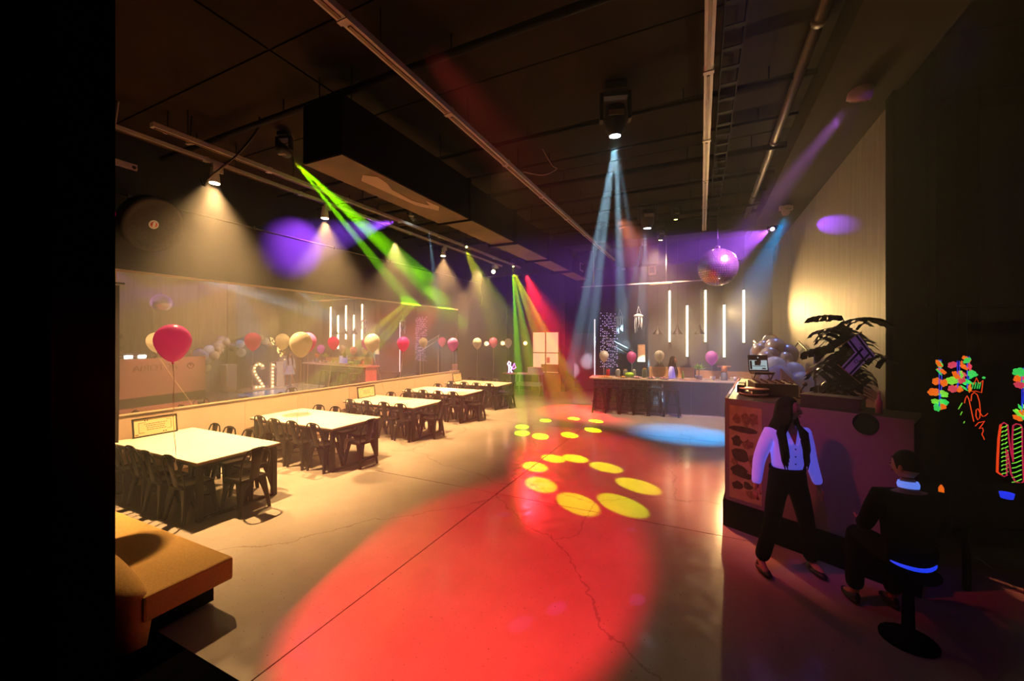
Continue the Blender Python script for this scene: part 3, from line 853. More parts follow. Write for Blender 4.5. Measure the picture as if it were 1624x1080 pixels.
balloon(0.28, 13.05, 1.72, 'rose', 'rose pink balloon above the potted greenery on the bar', (0.28, 13.05, 1.075), .17)
balloon(-7.55, 3.2, 2.1, 'cream', 'cream balloon tethered close to the mirror at the front table', (-7.55, 3.2, .76), .15) if False else None

# ------------------------------------------------------------------ track spot fixtures
for i, y in enumerate(TRACK_Y):
    if i in (2, 4): continue
    t = thing('track_spotlight', ['white track spotlight over the front table', 'white track spotlight over the second table', '', 'white track spotlight over the fourth table'][i], 'spotlight', (-6.7, y, 4.93), 0, 'white spotlights on the track')
    MB().bbox(.03, .065, -.05, .09, -.13, .0).obj('adapter', M['white_metal'], t)
    MB().lathe([(.05, -.06), (.055, -.10), (.075, -.29), (.072, -.29)], 20).obj('housing', M['white_metal'], t)
    MB().lathe([(.001, -.297), (.066, -.297), (.066, -.288), (.001, -.288)], 20).obj('lens', M['lamp_warm'], t)
t = thing('track_spotlight', 'white track spotlight at the far end, glaring towards the viewer', 'spotlight', (-6.9, 12.95, 4.75), 0, 'white spotlights on the track')
MB().bbox(-.05, .2, -.04, .04, .08, .2).obj('adapter', M['white_metal'], t)
MB().ball((0, 0, 0), .09, 14).obj('housing', M['white_metal'], t)
MB().ball((.02, -.05, -.04), .065, 14).obj('lens', M['lamp_warm'], t)

def moving_head(label, loc, rz=0, lens='lamp_white', body='black_matte', s=1.0, tilt=0.12, hang=5.38, at=None):
    if at:
        dx, dy, dz_ = (at[i] - loc[i] for i in range(3))
        rz = math.atan2(-dx, dy); tilt = math.atan2(math.hypot(dx, dy), -dz_)
    t = thing('moving_head_light', label, 'stage light', loc, rz)
    MB().bbox(-.13 * s, .13 * s, -.11 * s, .11 * s, .34 * s, .44 * s).obj('base', M[body], t, bevel=.01)
    for sx in (-1, 1):
        MB().bbox(sx * .165 * s - .022, sx * .165 * s + .022, -.06 * s, .06 * s, .0, .34 * s).obj('yoke_arm', M[body], t, bevel=.01)
    MB().bbox(-.165 * s, .165 * s, -.05 * s, .05 * s, .29 * s, .34 * s).obj('yoke_bridge', M[body], t)
    R = Matrix.Rotation(tilt, 4, 'X')
    MB().lathe([(.05 * s, .20 * s), (.115 * s, .17 * s), (.13 * s, .04 * s), (.12 * s, -.08 * s), (.085 * s, -.15 * s), (.075 * s, -.165 * s)], 20, R).obj('head', M[body], t)
    MB().bbox(-.09 * s, .09 * s, -.136 * s, -.125 * s, .03 * s, .09 * s, R).obj('display_plate', M['white_lens_off'], t)
    MB().lathe([(.001, -.175 * s), (.066 * s, -.172 * s), (.066 * s, -.16 * s), (.001, -.16 * s)], 20, R).obj('lens', M[lens], t)
    if hang:
        MB().tube([(0, 0, .44 * s), (0, 0, hang - loc[2])], .015, 6).obj('clamp', M[body], t)
    return t
moving_head('black moving head light hanging nearest, throwing white beams', (-.95, 4.95, 4.93), YAW - .15)
moving_head('black moving head light hanging farther off, behind the first', (-1.12, 9.7, 5.03), YAW - .15, s=1.2, hang=5.38)
moving_head('small black moving head with a yellow beam near the drop beam', (-.95, 11.05, 4.95), YAW, 'lamp_yellow', s=.7)
moving_head('small black par light with a yellow glow beside the second head', (-.52, 9.9, 5.1), YAW, 'lamp_yellow', s=.55)
moving_head('black moving head light shooting green beams over the duct end', (-5.6, 3.9, 5.06), .5, 'lamp_yellow', s=.62, at=(-7.95, 10.8, 3.7))
moving_head('black moving head light under the track with a square white lens', (-6.05, 7.35, 5.12), .5, 'lamp_white', s=.6, tilt=.9)
moving_head('small moving head light giving the nearer yellow petals', (-6.25, 10.0, 5.0), .3, 'lamp_yellow', s=.5, at=(-1.8, 6.4, 0))
moving_head('small moving head light giving the farther yellow petals', (-6.3, 13.35, 4.98), .3, 'lamp_yellow', s=.5, at=(-3.3, 9.7, 0))
moving_head('small red par light at the far end of the tracks', (-6.35, 14.7, 4.9), .3, 'lamp_red', s=.45, at=(-3.4, 12, 0))
moving_head('moving head light whose violet beam strikes the disco ball', (1.6, 11.6, 5.0 - .03), -.2, 'lamp_violet', s=.62, hang=5.03 + .4, at=BALL)
moving_head('reddish moving head light with a blue beam by the side wall', (1.6, 9.95, 5.0 - .06), .3, 'lamp_white' if False else 'white_lens_off', 'fix_white', s=.62, tilt=.3)
# multi-lens head in the upper right
t = thing('moving_head_light', 'white moving head with six lenses, tinted violet, near the column', 'stage light', (1.6, 5.66, 5.0), .25)
MB().bbox(-.11, .11, -.09, .09, .22, .30).obj('base', M['fix_white'], t, bevel=.015)
MB().bbox(-.10, -.04, -.05, .05, .0, .24).obj('yoke_arm', M['fix_white'], t, bevel=.015)
MB().bbox(.06, .11, -.05, .05, .0, .24).obj('yoke_arm', M['fix_white'], t, bevel=.015)
R = Matrix.Rotation(.55, 4, 'X')
hd = MB().lathe([(.05, .12), (.10, .09), (.115, -.02), (.11, -.07)], 18, R).obj('head', M['fix_white'], t)
for k in range(6):
    a = k * PI / 3
    MB().lathe([(.001, -.085), (.026, -.085), (.030, -.07)], 12, R @ Matrix.Translation((.062 * math.cos(a), .062 * math.sin(a), 0))).obj('lens', M['white_lens_off'], hd)
MB().tube([(0, 0, .3), (0, 0, .42)], .02, 6).obj('clamp', M['duct'], t)
spot('six_lens_light', (1.45, 5.5, 4.80), BALL, 2200, (.75, .2, 1.0), 16, .6, .05)
spot('six_lens_light', (1.55, 5.5, 4.85), (.6, 8.6, 1.0), 90, VIO, 20, .8, .03)
spot('violet_fixture_light', (2.3, 4.4, 5.1), (1.6, 5.66, 5.05), 14, (.5, .08, 1.0), 22, .8, .03)

# little lights near the left: small clamps, cables
def cable(label, pts, m='cable_white', r=.012):
    P = [Vector(p) for p in pts]
    out = []
    for i in range(len(P) - 1):
        p0 = P[max(0, i - 1)]; p1 = P[i]; p2 = P[i + 1]; p3 = P[min(len(P) - 1, i + 2)]
        for k in range(6):
            t = k / 6
            out.append(.5 * ((2 * p1) + (-p0 + p2) * t + (2 * p0 - 5 * p1 + 4 * p2 - p3) * t * t + (-p0 + 3 * p1 - 3 * p2 + p3) * t ** 3))
    out.append(P[-1])
    o = MB().tube(out, r, 6).obj('cable', M[m])
    return tag(o, label, 'cable')
cable('pale cable curving up to the ceiling left of the duct', [(-5.55, 3.5, 5.35), (-5.45, 3.4, 5.1), (-5.6, 3.25, 4.75), (-5.95, 3.1, 4.45), (-6.3, 3.2, 4.42), (-6.6, 3.3, 4.6)], 'pipe', .014)
cable('pale cable looping under the track by the foreground wall', [(-6.9, 2.5, 5.39), (-6.9, 2.45, 4.98), (-6.92, 2.35, 4.75), (-6.98, 2.2, 4.62), (-7.1, 2.1, 4.6), (-7.5, 1.9, 4.72), (-7.95, 1.8, 4.9)], 'cable_white', .014)
cable('thin loose cable coil beside the middle track', [(-2.6, 5.9, 4.97), (-2.3, 6.0, 4.9), (-2.1, 6.1, 5.0), (-2.2, 6.15, 5.1), (-2.35, 6.1, 5.39)], 'cable_white', .007)
cable('white wire hanging down behind the rearmost table', [(-7.94, 13.4, 4.52), (-7.7, 13.4, 4.5), (-7.72, 13.4, 4.2), (-7.66, 13.42, 3.8), (-7.72, 13.4, 3.5)], 'cable_white', .012)
for k, (x, y, z) in enumerate([(-6.6, 2.9, 5.1), (-6.45, 3.1, 5.0), (-7.1, 2.3, 5.3)]):
    t = thing('ceiling_bracket', ['small metal bracket nearest the first track end', 'small metal bracket beside the second track end', 'small bracket with a pale strap high in the corner'][k], 'bracket', (x, y, z), .3 * k)
    MB().bbox(-.06, .06, -.02, .02, -.015, .015).obj('plate', M['cable_white'], t)
    MB().tube([(0, 0, .01), (.02, 0, 5.38 - z)], .008, 6).obj('rod', M['duct'], t)

# round drum on the wall, boxes
t = thing('wall_drum', 'large round black ribbed drum with a small red badge on the wall', 'drum', (-7.35, 3.05, 3.97))
t.scale = (.88, .88, .88)
T = Vector((.93, .16, -.39)).to_track_quat('Z', 'Y').to_matrix().to_4x4()
MB().lathe([(.001, -.16), (.40, -.16), (.45, -.12), (.44, -.10), (.455, -.08), (.445, -.06), (.46, -.04), (.45, -.02), (.465, 0), (.455, .02), (.465, .04), (.45, .075), (.42, .085), (.385, .07), (.36, .04), (.30, .03), (.001, .03)], 48, T).obj('drum_body', M['black_matte'] if False else mat('ribbed_rubber', (.03, .024, .022), .8, var=.4, scale=30, spec=.1), t)
MB().lathe([(.001, .034), (.07, .034), (.075, .03)], 24, T).obj('badge', M['white'], t)
MB().lathe([(.001, .038), (.05, .038), (.05, .034)], 24, T).obj('badge_centre', M['lamp_red'] if False else mat('red_badge', (.7, .04, .03), .4), t)
MB().bbox(-.018, .018, -.045, .045, .038, .041, T @ Matrix.Identity(4)).obj('badge_bar', M['white'], t)
MB().tube([(-.12, .1, 0), (-.58, .2, .05)], .03, 8).obj('bracket', M['black_matte'], t)
t = thing('beacon_box', 'small dark red lit box on the foreground wall', 'lamp', (-2.93, 1.02, 2.99))
MB().bbox(-.035, .035, -.018, .018, -.045, .045).obj('housing', M['exit'], t, bevel=.004)
MB().bbox(-.03, .03, .018, .021, -.04, -.02).obj('lens', M['exit'], t)
t = thing('sensor_box', 'small pale device on a bracket above the wall drum', 'device', (-7.35, 2.75, 4.72), 0)
MB().bbox(-.02, .02, -.16, .12, -.04, .05).obj('housing', M['fix_white'], t, bevel=.006)
MB().ball((.02, .08, .0), .025, 10).obj('eye', M['black_matte'], t)
MB().tube([(0, 0, 0), (-.6, 0, .05)], .02, 6).obj('bracket', M['black_matte'], t)
t = thing('wall_curtain', 'dark maroon curtain hanging at the near end of the mirror', 'curtain', (-7.7, 2.72, 0))
cu_ = MB()
vs = []; fs = []
for j in range(2):
    for i in range(15):
        for z in (0.3, 1.6, 3.05):
            vs.append((-.02 * j + .03 * math.sin(i * 1.4) * (1.1 - z * .1), -.55 + i * .045 - (.02 if z < 1 else 0), z))
for i in range(14):
    for k in range(2):
        a = i * 3 + k
        fs.append((a, a + 3, a + 4, a + 1)); fs.append((45 + a, 45 + a + 1, 45 + a + 4, 45 + a + 3))
cu_.add(vs, fs, True).obj('fabric', M['curtain'], t)
MB().tube([(0, -.6, 3.08), (0, .14, 3.08)], .016, 8).obj('rod', M['black_matte'], t)

# ------------------------------------------------------------------ disco ball
t = thing('disco_ball', 'large mirrored disco ball hanging on a wire', 'disco ball', BALL)
R0 = .285
MB().ball((0, 0, 0), R0 - .006, 32).obj('core', M['black_matte'], t)
tiles = MB()
rows = 26
for i in range(rows):
    ph = PI * (i + .5) / rows
    n = max(4, int(2 * PI * math.sin(ph) * R0 / (PI * R0 / rows)))
    hs = PI * R0 / rows * .46
    for k in range(n):
        th = 2 * PI * (k + .5 * (i % 2)) / n
        nrm = Vector((math.sin(ph) * math.cos(th), math.sin(ph) * math.sin(th), math.cos(ph)))
        jn = (nrm + Vector((random.gauss(0, .02), random.gauss(0, .02), random.gauss(0, .02)))).normalized()
        u = Vector((-math.sin(th), math.cos(th), 0)); v = jn.cross(u).normalized(); u = v.cross(jn).normalized()
        c = nrm * R0
        tiles.add([c - u * hs - v * hs, c + u * hs - v * hs, c + u * hs + v * hs, c - u * hs + v * hs], [(0, 1, 2, 3)])
o = tiles.obj('mirror_tiles', M['tile_mirror'], t); o['kind'] = 'stuff'
MB().lathe([(.03, R0 - .01), (.03, R0 + .03), (.012, R0 + .05)], 12).obj('cap', M['pipe'], t)
MB().tube([(0, 0, R0 + .04), (0, 0, 5.38 - BALL[2])], .004, 5).obj('wire', M['pipe'], t)

# ------------------------------------------------------------------ bar
P0 = Vector((-3.07, 12.50, 0)); P1 = Vector((1.25, 12.95, 0))
bd = (P1 - P0).normalized(); ang = math.atan2(bd.y, bd.x); BL = (P1 - P0).length
bar = thing('bar_counter', 'long bar counter with black tiles and a pale wooden top', 'bar', P0, ang)
MB().bbox(0, 2.05, .02, .6, 0, 1.0).obj('tiled_body', M['grout'], bar)
br = MB().bbox(0, .262, -.006, .02, 0, .102).mesh('tile', M['brick'])
for r in range(9):
    x = -.135 if r % 2 else 0
    z = .035 + r * .1075
    while x < 2.05:
        a = max(0, x); b = min(2.05, x + .262)
        if b - a > .03:
            piece(br, 'tile', (a, 0, z), bar, (0, 0, 0), ((b - a) / .262, 1, 1))
        x += .27
for k in range(3):
    MB().bbox(2.06 + k * .76, 2.06 + (k + 1) * .76 - .008, 0 if k != 1 else .015, .6, 0.0, 1.0).obj('front_panel', M['bar_panel'], bar)
MB().bbox(-.12, BL + .05, -.12, .66, 1.0, 1.045).obj('bar_top', M['bar_top'], bar, bevel=.004)
MB().bbox(0, BL, -.002, .02, .0, .03).obj('foot_strip', M['grout'], bar)
def onbar(u, v=.25, z=1.046):
    p = P0 + bd * u + Vector((-bd.y, bd.x, 0)) * v
    return (p.x, p.y, z)
# bar stools
s0 = thing('bar_stool', 's', 'stool', (0, 0, 0), 0)
op = rrect(.155, .155, .05)
MB().prism(op, .74, .765).obj('seat', M['black_metal'], s0)
for sx in (-1, 1):
    for sy in (-1, 1):
        legmesh(sx, sy, (.13, .13), (.20, .20), .745, .08, .03).obj('leg', M['black_metal'], s0)
MB().tube([(-.18, -.18, .3), (.18, -.18, .3), (.18, .18, .3), (-.18, .18, .3)], .009, 6, closed=True).obj('foot_ring', M['black_metal'], s0)
SN = ['nearest the left end of the bar', 'second along the tiled bar front', 'third along the tiled bar front', 'fourth along the tiled bar front', 'fifth, near the end of the tiles', 'alone before the smooth panels']
for k, u in enumerate((.22, .62, 1.02, 1.42, 1.82, 2.3)):
    p = onbar(u, -.27, 0)
    if k == 0:
        s0.location = p; s0.rotation_euler = (0, 0, ang); s0['label'] = 'black metal bar stool ' + SN[0]; s0['group'] = 'bar stools in front of the bar'
    else:
        dup(s0, p, ang + random.uniform(-.2, .2), 'black metal bar stool ' + SN[k], 'bar stools in front of the bar')

# things on the bar
def lat(name, label, cat, loc, parts, group=None):
    t = thing(name, label, cat, loc, 0, group)
    for nm, prof, m, c in parts:
        MB().lathe(prof, 18, None, True, c).obj(nm, M[m], t)
    return t
def heap(t, m, n, r, z0, s, nm='morsel', kind=True):
    mb = MB()
    for _ in range(n):
        a = random.uniform(0, 2 * PI); q = r * math.sqrt(random.random())
        mb.ball((q * math.cos(a), q * math.sin(a), z0 + (r - q) * .35 * random.random()), (s, s * .8, s * .7), 7)
    o = mb.obj(nm, M[m], t); o['kind'] = 'stuff'
lat('canister', 'tall red canister at the left end of the bar', 'canister', onbar(.42, .2), [('body', [(.06, 0), (.062, .22), (.055, .24)], 'red_plastic', (0, 0, 0)), ('lid', [(.058, .24), (.058, .27), (.02, .28)], 'black_matte', (0, 0, 0))])
t = thing('serving_board', 'wooden serving board of orange snacks under the red canister', 'board', onbar(.38, .02))
MB().bbox(-.22, .22, -.12, .12, 0, .02).obj('board', M['wood'], t); heap(t, 'orange', 14, .11, .03, .03)
for k, (u, m, lab) in enumerate(((.85, 'orange', 'plate of orange snacks between the canister and the bowls'), (1.3, 'pinkfood', 'plate of pink snacks left of the bar centre'), (1.72, 'pinkfood', 'plate of pink sweets at the middle of the bar'), (2.08, 'pinkfood', 'plate of pale pink sweets beside the bartender'))):
    t = thing('snack_plate', lab, 'plate', onbar(u, .05), 0)
    MB().lathe([(.001, 0), (.08, 0), (.15, .02), (.155, .025), (.08, .008), (.001, .008)], 20).obj('plate', M['white'], t)
    heap(t, m, 18, .12, .025, .028)
for k, (u, v, m, lab) in enumerate(((.72, .3, 'orange', 'glass jar of orange sweets behind the plates'), (.95, .32, 'yellow', 'glass jar of yellow sweets behind the plates'), (1.2, .35, 'pinkfood', 'glass jar of pink sweets behind the plates'), (1.52, .35, 'yellow', 'tall jar of yellow sweets under the pink balloon'))):
    t = thing('sweet_jar', lab, 'jar', onbar(u, v), 0)
    h = .22 + .05 * (k == 3)
    MB().lathe([(.07, 0), (.075, .02), (.075, h - .03), (.06, h)], 16).obj('glass', M['glass'], t)
    heap(t, m, 16, .05, .05, .03); MB().lathe([(.055, h), (.06, h + .01), (.02, h + .03)], 16).obj('lid', M['orange'] if k % 2 else M['white'], t)
t = thing('green_bowl', 'lime green oval bowl among the snacks on the bar', 'bowl', onbar(1.08, .1))
MB().ball((0, 0, .1), (.14, .1, .07), 16).obj('bowl', M['green'], t)
t = thing('potted_greenery', 'white pot with bright green leaves on the bar', 'plant', onbar(3.05, .2))
MB().lathe([(.08, 0), (.10, .12), (.105, .13), (.08, .12)], 18).obj('pot', M['white'], t)
mb = MB()
for _ in range(40):
    a = random.uniform(0, 2 * PI); e = random.uniform(.1, 1.4); L = random.uniform(.12, .2)
    c = Vector((.07 * math.cos(a) * random.random(), .07 * math.sin(a) * random.random(), .3))
    d = Vector((math.cos(a) * math.cos(e), math.sin(a) * math.cos(e), math.sin(e)))
    s_ = Vector((-math.sin(a), math.cos(a), 0)) * .035
    mb.add([c, c + d * L * .5 + s_, c + d * L, c + d * L * .5 - s_], [(0, 1, 2, 3)])
mb.obj('foliage', M['green'], t); MB().tube([(0, 0, .1), (0, 0, .3)], .012, 6).obj('stem', M['stem'], t)
t = thing('drink_dispenser', 'glass drink dispenser with an orange top on the bar', 'dispenser', onbar(3.72, .22))
MB().lathe([(.09, 0), (.09, .02), (.085, .22), (.05, .24)], 18).obj('tank', M['glass'], t)
MB().lathe([(.05, .24), (.08, .26), (.09, .36), (.05, .42)], 18).obj('top', M['orange'], t)
MB().tube([(-.18, 0, .4), (.18, 0, .4)], .03, 8).obj('tap_bar', M['wood'], t)
lat('bottle', 'small green bottle on the bar behind the bartender', 'bottle', onbar(2.62, .3), [('body', [(.03, 0), (.035, .13), (.012, .18), (.012, .24)], 'green', (0, 0, 0))])
for k, (u, lab) in enumerate(((3.45, 'white cup left of the drink dispenser'), (4.0, 'white cup right of the drink dispenser'))):
    lat('cup', lab, 'cup', onbar(u, .2), [('body', [(.03, 0), (.045, .11), (.04, .11), (.03, .01)], 'white', (0, 0, 0))])
t = thing('chopping_board', 'orange wooden chopping board lying on the bar', 'board', onbar(2.75, .05))
MB().bbox(-.25, .3, -.13, .13, 0, .02).obj('board', M['wood'], t, bevel=.003)
MB().tube([(.28, 0, .012), (.36, 0, .012)], .01, 6).obj('handle', M['wood'], t)

# back counter behind the bar
t = thing('back_counter', 'low back counter with a pale wooden splashback behind the bar', 'counter', (-1.5, 13.95, 0))
MB().bbox(0, 3.2, 0, .5, 0, .92).obj('body', M['grey_wall'], t)
MB().bbox(0, 3.2, -.03, .5, .92, .95).obj('top', M['bar_top'], t)
MB().bbox(-.1, 1.3, .44, .5, .95, 1.3).obj('splashback', M['wood'], t)
MB().bbox(1.35, 3.1, .44, .5, .95, 1.22).obj('splashback', M['wood'], t)
for k in range(5):
    lat('coffee_cup', 'white cup %s on the back counter' % ['by the splashback corner', 'second from the corner', 'in the middle of the row', 'fourth of the row', 'at the end of the row'][k], 'cup', (.3 + k * .28, 14.15, .951), [('body', [(.035, 0), (.045, .1), (.04, .1), (.03, .01)], 'white', (0, 0, 0))], 'cups on the back counter')

# LED tubes
LT = [(-.966, 3.862, 2.152), (-.418, 3.351, 1.671), (.131, 3.828, 2.156), (.677, 3.334, 1.672), (1.222, 3.772, 2.141)]
LN = ['first from the pillar, hung high', 'second from the pillar, hung low', 'middle one, hung high', 'fourth from the pillar, hung low', 'last one, nearest the side wall']
for k, (x, zt, zb) in enumerate(LT):
    f = 14.32 / 14.5
    t = thing('led_tube_lamp', 'vertical glowing warm white tube lamp, ' + LN[k], 'lamp', (x * f, 14.36, 0), 0, 'vertical tube lamps over the bar')
    MB().tube([(0, 0, zb), (0, 0, zt)], .032, 10).obj('tube', M['led'], t)
    MB().tube([(0, 0, zb - .04), (0, 0, zb)], .033, 10).obj('end_cap', M['black_matte'], t)
    MB().tube([(0, 0, zt), (0, 0, zt + .04)], .033, 10).obj('end_cap', M['black_matte'], t)
    MB().tube([(0, 0, zt + .04), (0, 0, 5.38)], .005, 5).obj('cord', M['cable_black'], t)
t = thing('led_tube_lamp', 'thin pinkish white tube lamp standing behind the left bar end', 'lamp', (-3.45, 14.2, 0))
MB().tube([(0, 0, .7), (0, 0, 2.95)], .018, 8).obj('tube', M['led_cold'], t)
MB().lathe([(.12, 0), (.12, .02), (.02, .03), (.015, .7)], 14).obj('stand', M['black_matte'], t)
# pendants
for k, x in enumerate((-1.26, -.67, -.04)):
    t = thing('pendant_lamp', 'dark cone pendant lamp ' + ['nearest the pillar', 'in the middle of the three', 'farthest from the pillar'][k], 'lamp', (x, 13.6, 2.40), 0, 'cone pendant lamps over the back counter')
    MB().lathe([(.16, 0), (.155, .01), (.05, .16), (.03, .22), (.03, .28), (.001, .28)], 20).obj('shade', M['black_matte'], t)
    MB().tube([(0, 0, .28), (0, 0, 2.98)], .005, 5).obj('cord', M['cable_black'], t)
    MB().ball((0, 0, .03), .035, 10).obj('bulb', mat('dim_bulb', (1, .7, .3), .4, emis=(1, .5, .15), es=1.5), t)
# suspended rail before the back wall
t = thing('hanging_rail', 'thin pale rail hanging in front of the back wall', 'rail', (0, 12.2, 3.86))
MB().bbox(-3.4, .1, -.012, .012, 0, .03).obj('bar', M['white_metal'], t)
MB().bbox(-1.35, -.75, -.05, .05, -.03, 0).obj('lamp_box', M['wood'], t)
MB().tube([(-.9, 0, .03), (-.9, 0, 1.52)], .012, 6).obj('rod', M['white_metal'], t)
MB().tube([(-3.0, 0, .03), (-3.0, 0, 1.52)], .012, 6).obj('rod', M['white_metal'], t)
t = thing('wall_box', 'small white electrical box high on the pillar edge', 'box', (-1.52, 14.46, 4.62))
MB().bbox(-.13, .13, -.05, .03, -.18, .18).obj('case', M['white_metal'], t, bevel=.01)
MB().bbox(-.08, .08, -.056, -.05, -.1, .1).obj('cover', M['grey_wall'], t)
t = thing('wall_picture', 'brown framed picture on the pillar behind the bar', 'picture', (-1.75, 14.44, 0))
MB().bbox(-.25, .0, -.02, .02, 1.45, 2.05).obj('board', M['wood'], t)
# curtain of fairy lights, jellyfish ornaments
t = thing('fairy_light_curtain', 'curtain of tiny white fairy lights in the recess behind the bar', 'lights', (-3.3, 15.9, 0))
mb = MB()
for i in range(9):
    x = -.32 + i * .08
    MB().tube([(x, 0, 1.1), (x, 0, 3.3)], .001, 4).obj('strand', M['cable_black'], t)
    for k in range(22):
        if random.random() < .8:
            mb.ball((x + random.uniform(-.01, .01), 0, 1.15 + k * .1 + random.uniform(-.03, .03)), .012, 6)
o = mb.obj('bulbs', M['star'], t); o['kind'] = 'stuff'
MB().tube([(-.4, 0, 3.3), (.4, 0, 3.3)], .01, 6).obj('header', M['black_matte'], t)
for x in (-.38, .38):
    MB().tube([(x, 0, 3.3), (x, 0, 5.395)], .005, 5).obj('wire', M['cable_black'], t)
for k, (x, y, z, lab) in enumerate(((-1.86, 13.6, 3.0, 'white jellyfish hanging ornament nearer the pillar'), (-2.75, 15.2, 3.05, 'white jellyfish hanging ornament before the fairy lights'))):
    t = thing('hanging_ornament', lab, 'ornament', (x, y, z))
    MB().lathe([(.13, -.02), (.16, 0), (.13, .04), (.05, .07), (.001, .08)], 16).obj('dome', M['jelly'], t)
    for q in range(9):
        a = q * 2 * PI / 9
        L = random.uniform(.25, .6)
        MB().tube([(.11 * math.cos(a), .11 * math.sin(a), 0), (.12 * math.cos(a + .1), .12 * math.sin(a + .1), -L / 2), (.1 * math.cos(a), .1 * math.sin(a), -L)], .012, 5).obj('tassel', M['jelly'], t)
    for a in (0, 2.1, 4.2):
        MB().tube([(.1 * math.cos(a), .1 * math.sin(a), .03), (0, 0, .32)], .006, 4).obj('cord', M['jelly'], t)
    MB().tube([(0, 0, .32), (0, 0, 5.38 - z)], .004, 4).obj('wire', M['cable_black'], t)
t = thing('handrail', 'pale slanting handrail in the recess behind the bar', 'handrail', (-3.2, 16.8, 0))
for dz in (0, .22):
    MB().tube([(-.55, 0, 2.4 - dz), (.7, 0, 1.75 - dz)], .022, 6).obj('rail', M['white_metal'], t)
for x, z in ((-.5, 2.35), (.65, 1.75)):
    MB().tube([(x, 0, 0), (x, 0, z)], .02, 6).obj('post', M['white_metal'], t)
t = thing('recess_door', 'dark reddish door in the recess wall left of the bar', 'door', (-4.75, 17.58, 0))
MB().bbox(-.45, .45, -.05, 0, 0, 2.5).obj('leaf', M['door_dark'], t)
MB().bbox(-.5, -.45, -.07, 0, 0, 2.55).obj('frame', M['black_wall'], t)
MB().bbox(.45, .5, -.07, 0, 0, 2.55).obj('frame', M['black_wall'], t)
MB().tube([(.33, -.09, 1.0), (.33, -.09, 1.5)], .018, 6).obj('handle', M['pipe'], t)

# lit glazed door in the far wall
dr = bpy.data.objects.new('door_1', None); C.objects.link(dr); dr.location = (-6.06, 16.18, 0); dr['kind'] = 'structure'
MB().bbox(-.66, .66, -.06, .0, 0, .75).obj('lower_panel', M['kitchen'], dr)
for x0, x1 in ((-.58, -.03), (.03, .58)):
    for z0, z1 in ((.80, 1.62), (1.66, 2.52)):
        MB().bbox(x0, x1, -.03, -.015, z0, z1).obj('pane', M['window_glow'], dr)
for a in ((-.64, -.58, .75, 2.58), (.58, .64, .75, 2.58), (-.02, .02, .75, 2.58)):
    MB().bbox(a[0], a[1], -.06, 0, a[2], a[3]).obj('muntin', M['door_dark'], dr)
for z in (.77, 1.64, 2.55):
    MB().bbox(-.64, .64, -.062, 0, z - .02, z + .02).obj('muntin', M['door_dark'], dr)
MB().bbox(-.2, .58, -.05, -.03, .82, 1.15).obj('counter_edge', M['red_plastic'] if False else M['kitchen'], dr)
MB().bbox(.05, .2, -.045, -.03, 1.2, 1.45).obj('notice', M['pinkfood'], dr)
spot('doorway_light', (-6.0, 15.4, 2.3), (-5.8, 14.2, 0), 20, (1, .35, .15), 90, .8, .2)
# wall lamps
for k, (x, y, z) in enumerate(((-7.86, 14.15, 2.05), (-7.86, 15.6, 2.05), (-7.0, 16.12, 2.05))):
    t = thing('wall_sconce', 'round warm wall lamp ' + ['nearest, on the side wall', 'on the side wall by the far corner', 'on the far wall left of the lit door'][k], 'lamp', (x, y, z), 0, 'warm wall lamps in the far corner')
    MB().ball((0, 0, 0), .09, 14).obj('globe', M['sconce'], t)
    dx, dy = ((-.08, 0), (-.08, 0), (0, .08))[k]
    MB().bbox(dx - .03, dx + .03, dy - .03, dy + .03, -.06, .06).obj('mount', M['black_matte'], t)
    point('sconce_light', (x + .14 * (k < 2), y - .14 * (k == 2), z), 7, (1, .42, .18), .08)
# white desk
t = thing('white_desk', 'white trestle desk with a lower shelf by the lit door', 'desk', (-6.35, 15.0, 0), .1)
MB().bbox(-.55, .55, -.3, .3, .80, .84).obj('top', M['white'], t)
MB().bbox(-.5, .5, -.26, .26, .34, .46).obj('shelf', M['white'], t)
for sx in (-1, 1):
    for sy in (-1, 1):
        MB().tube([(sx * .47, sy * .24, .80), (sx * .54, sy * .28, 0)], .02, 6).obj('leg', M['white'], t)
t = thing('storage_box', 'pale box standing on the white desk', 'box', (-6.1, 15.05, .842))
MB().bbox(-.28, .28, -.15, .15, 0, .22).obj('body', M['white'], t, bevel=.02)
MB().bbox(-.29, .29, -.16, .16, .22, .25).obj('lid', M['white'], t, bevel=.01)
t = thing('pedestal_table', 'small dark round table under the pink neon figure', 'table', (-7.0, 14.55, 0))
MB().lathe([(.3, .83), (.3, .86), (.001, .86)], 24).obj('top', M['wood'], t)
MB().lathe([(.2, 0), (.2, .02), (.04, .05), (.035, .83)], 18).obj('pedestal', M['black_matte'], t)
t = thing('neon_figure', 'glowing pink neon bird figure on the small round table', 'neon lamp', (-7.0, 14.55, .862))
MB().bbox(-.12, .12, -.05, .05, 0, .03).obj('base', M['white'], t)
MB().tube([(-.05, 0, .03), (-.03, 0, .25), (-.1, 0, .36), (-.05, 0, .46), (.04, 0, .42), (.0, 0, .3), (.08, 0, .22), (.03, 0, .1), (.1, 0, .03)], .02, 6).obj('outline', M['neon_white'], t)
MB().tube([(.1, 0, .2), (.2, 0, .4), (.26, 0, .22), (.14, 0, .16), (.1, 0, .2)], .015, 6).obj('wing', M['neon_pink'], t)
point('neon_glow_light', (-6.95, 14.4, 1.2), 6, (1, .2, .9), .08)

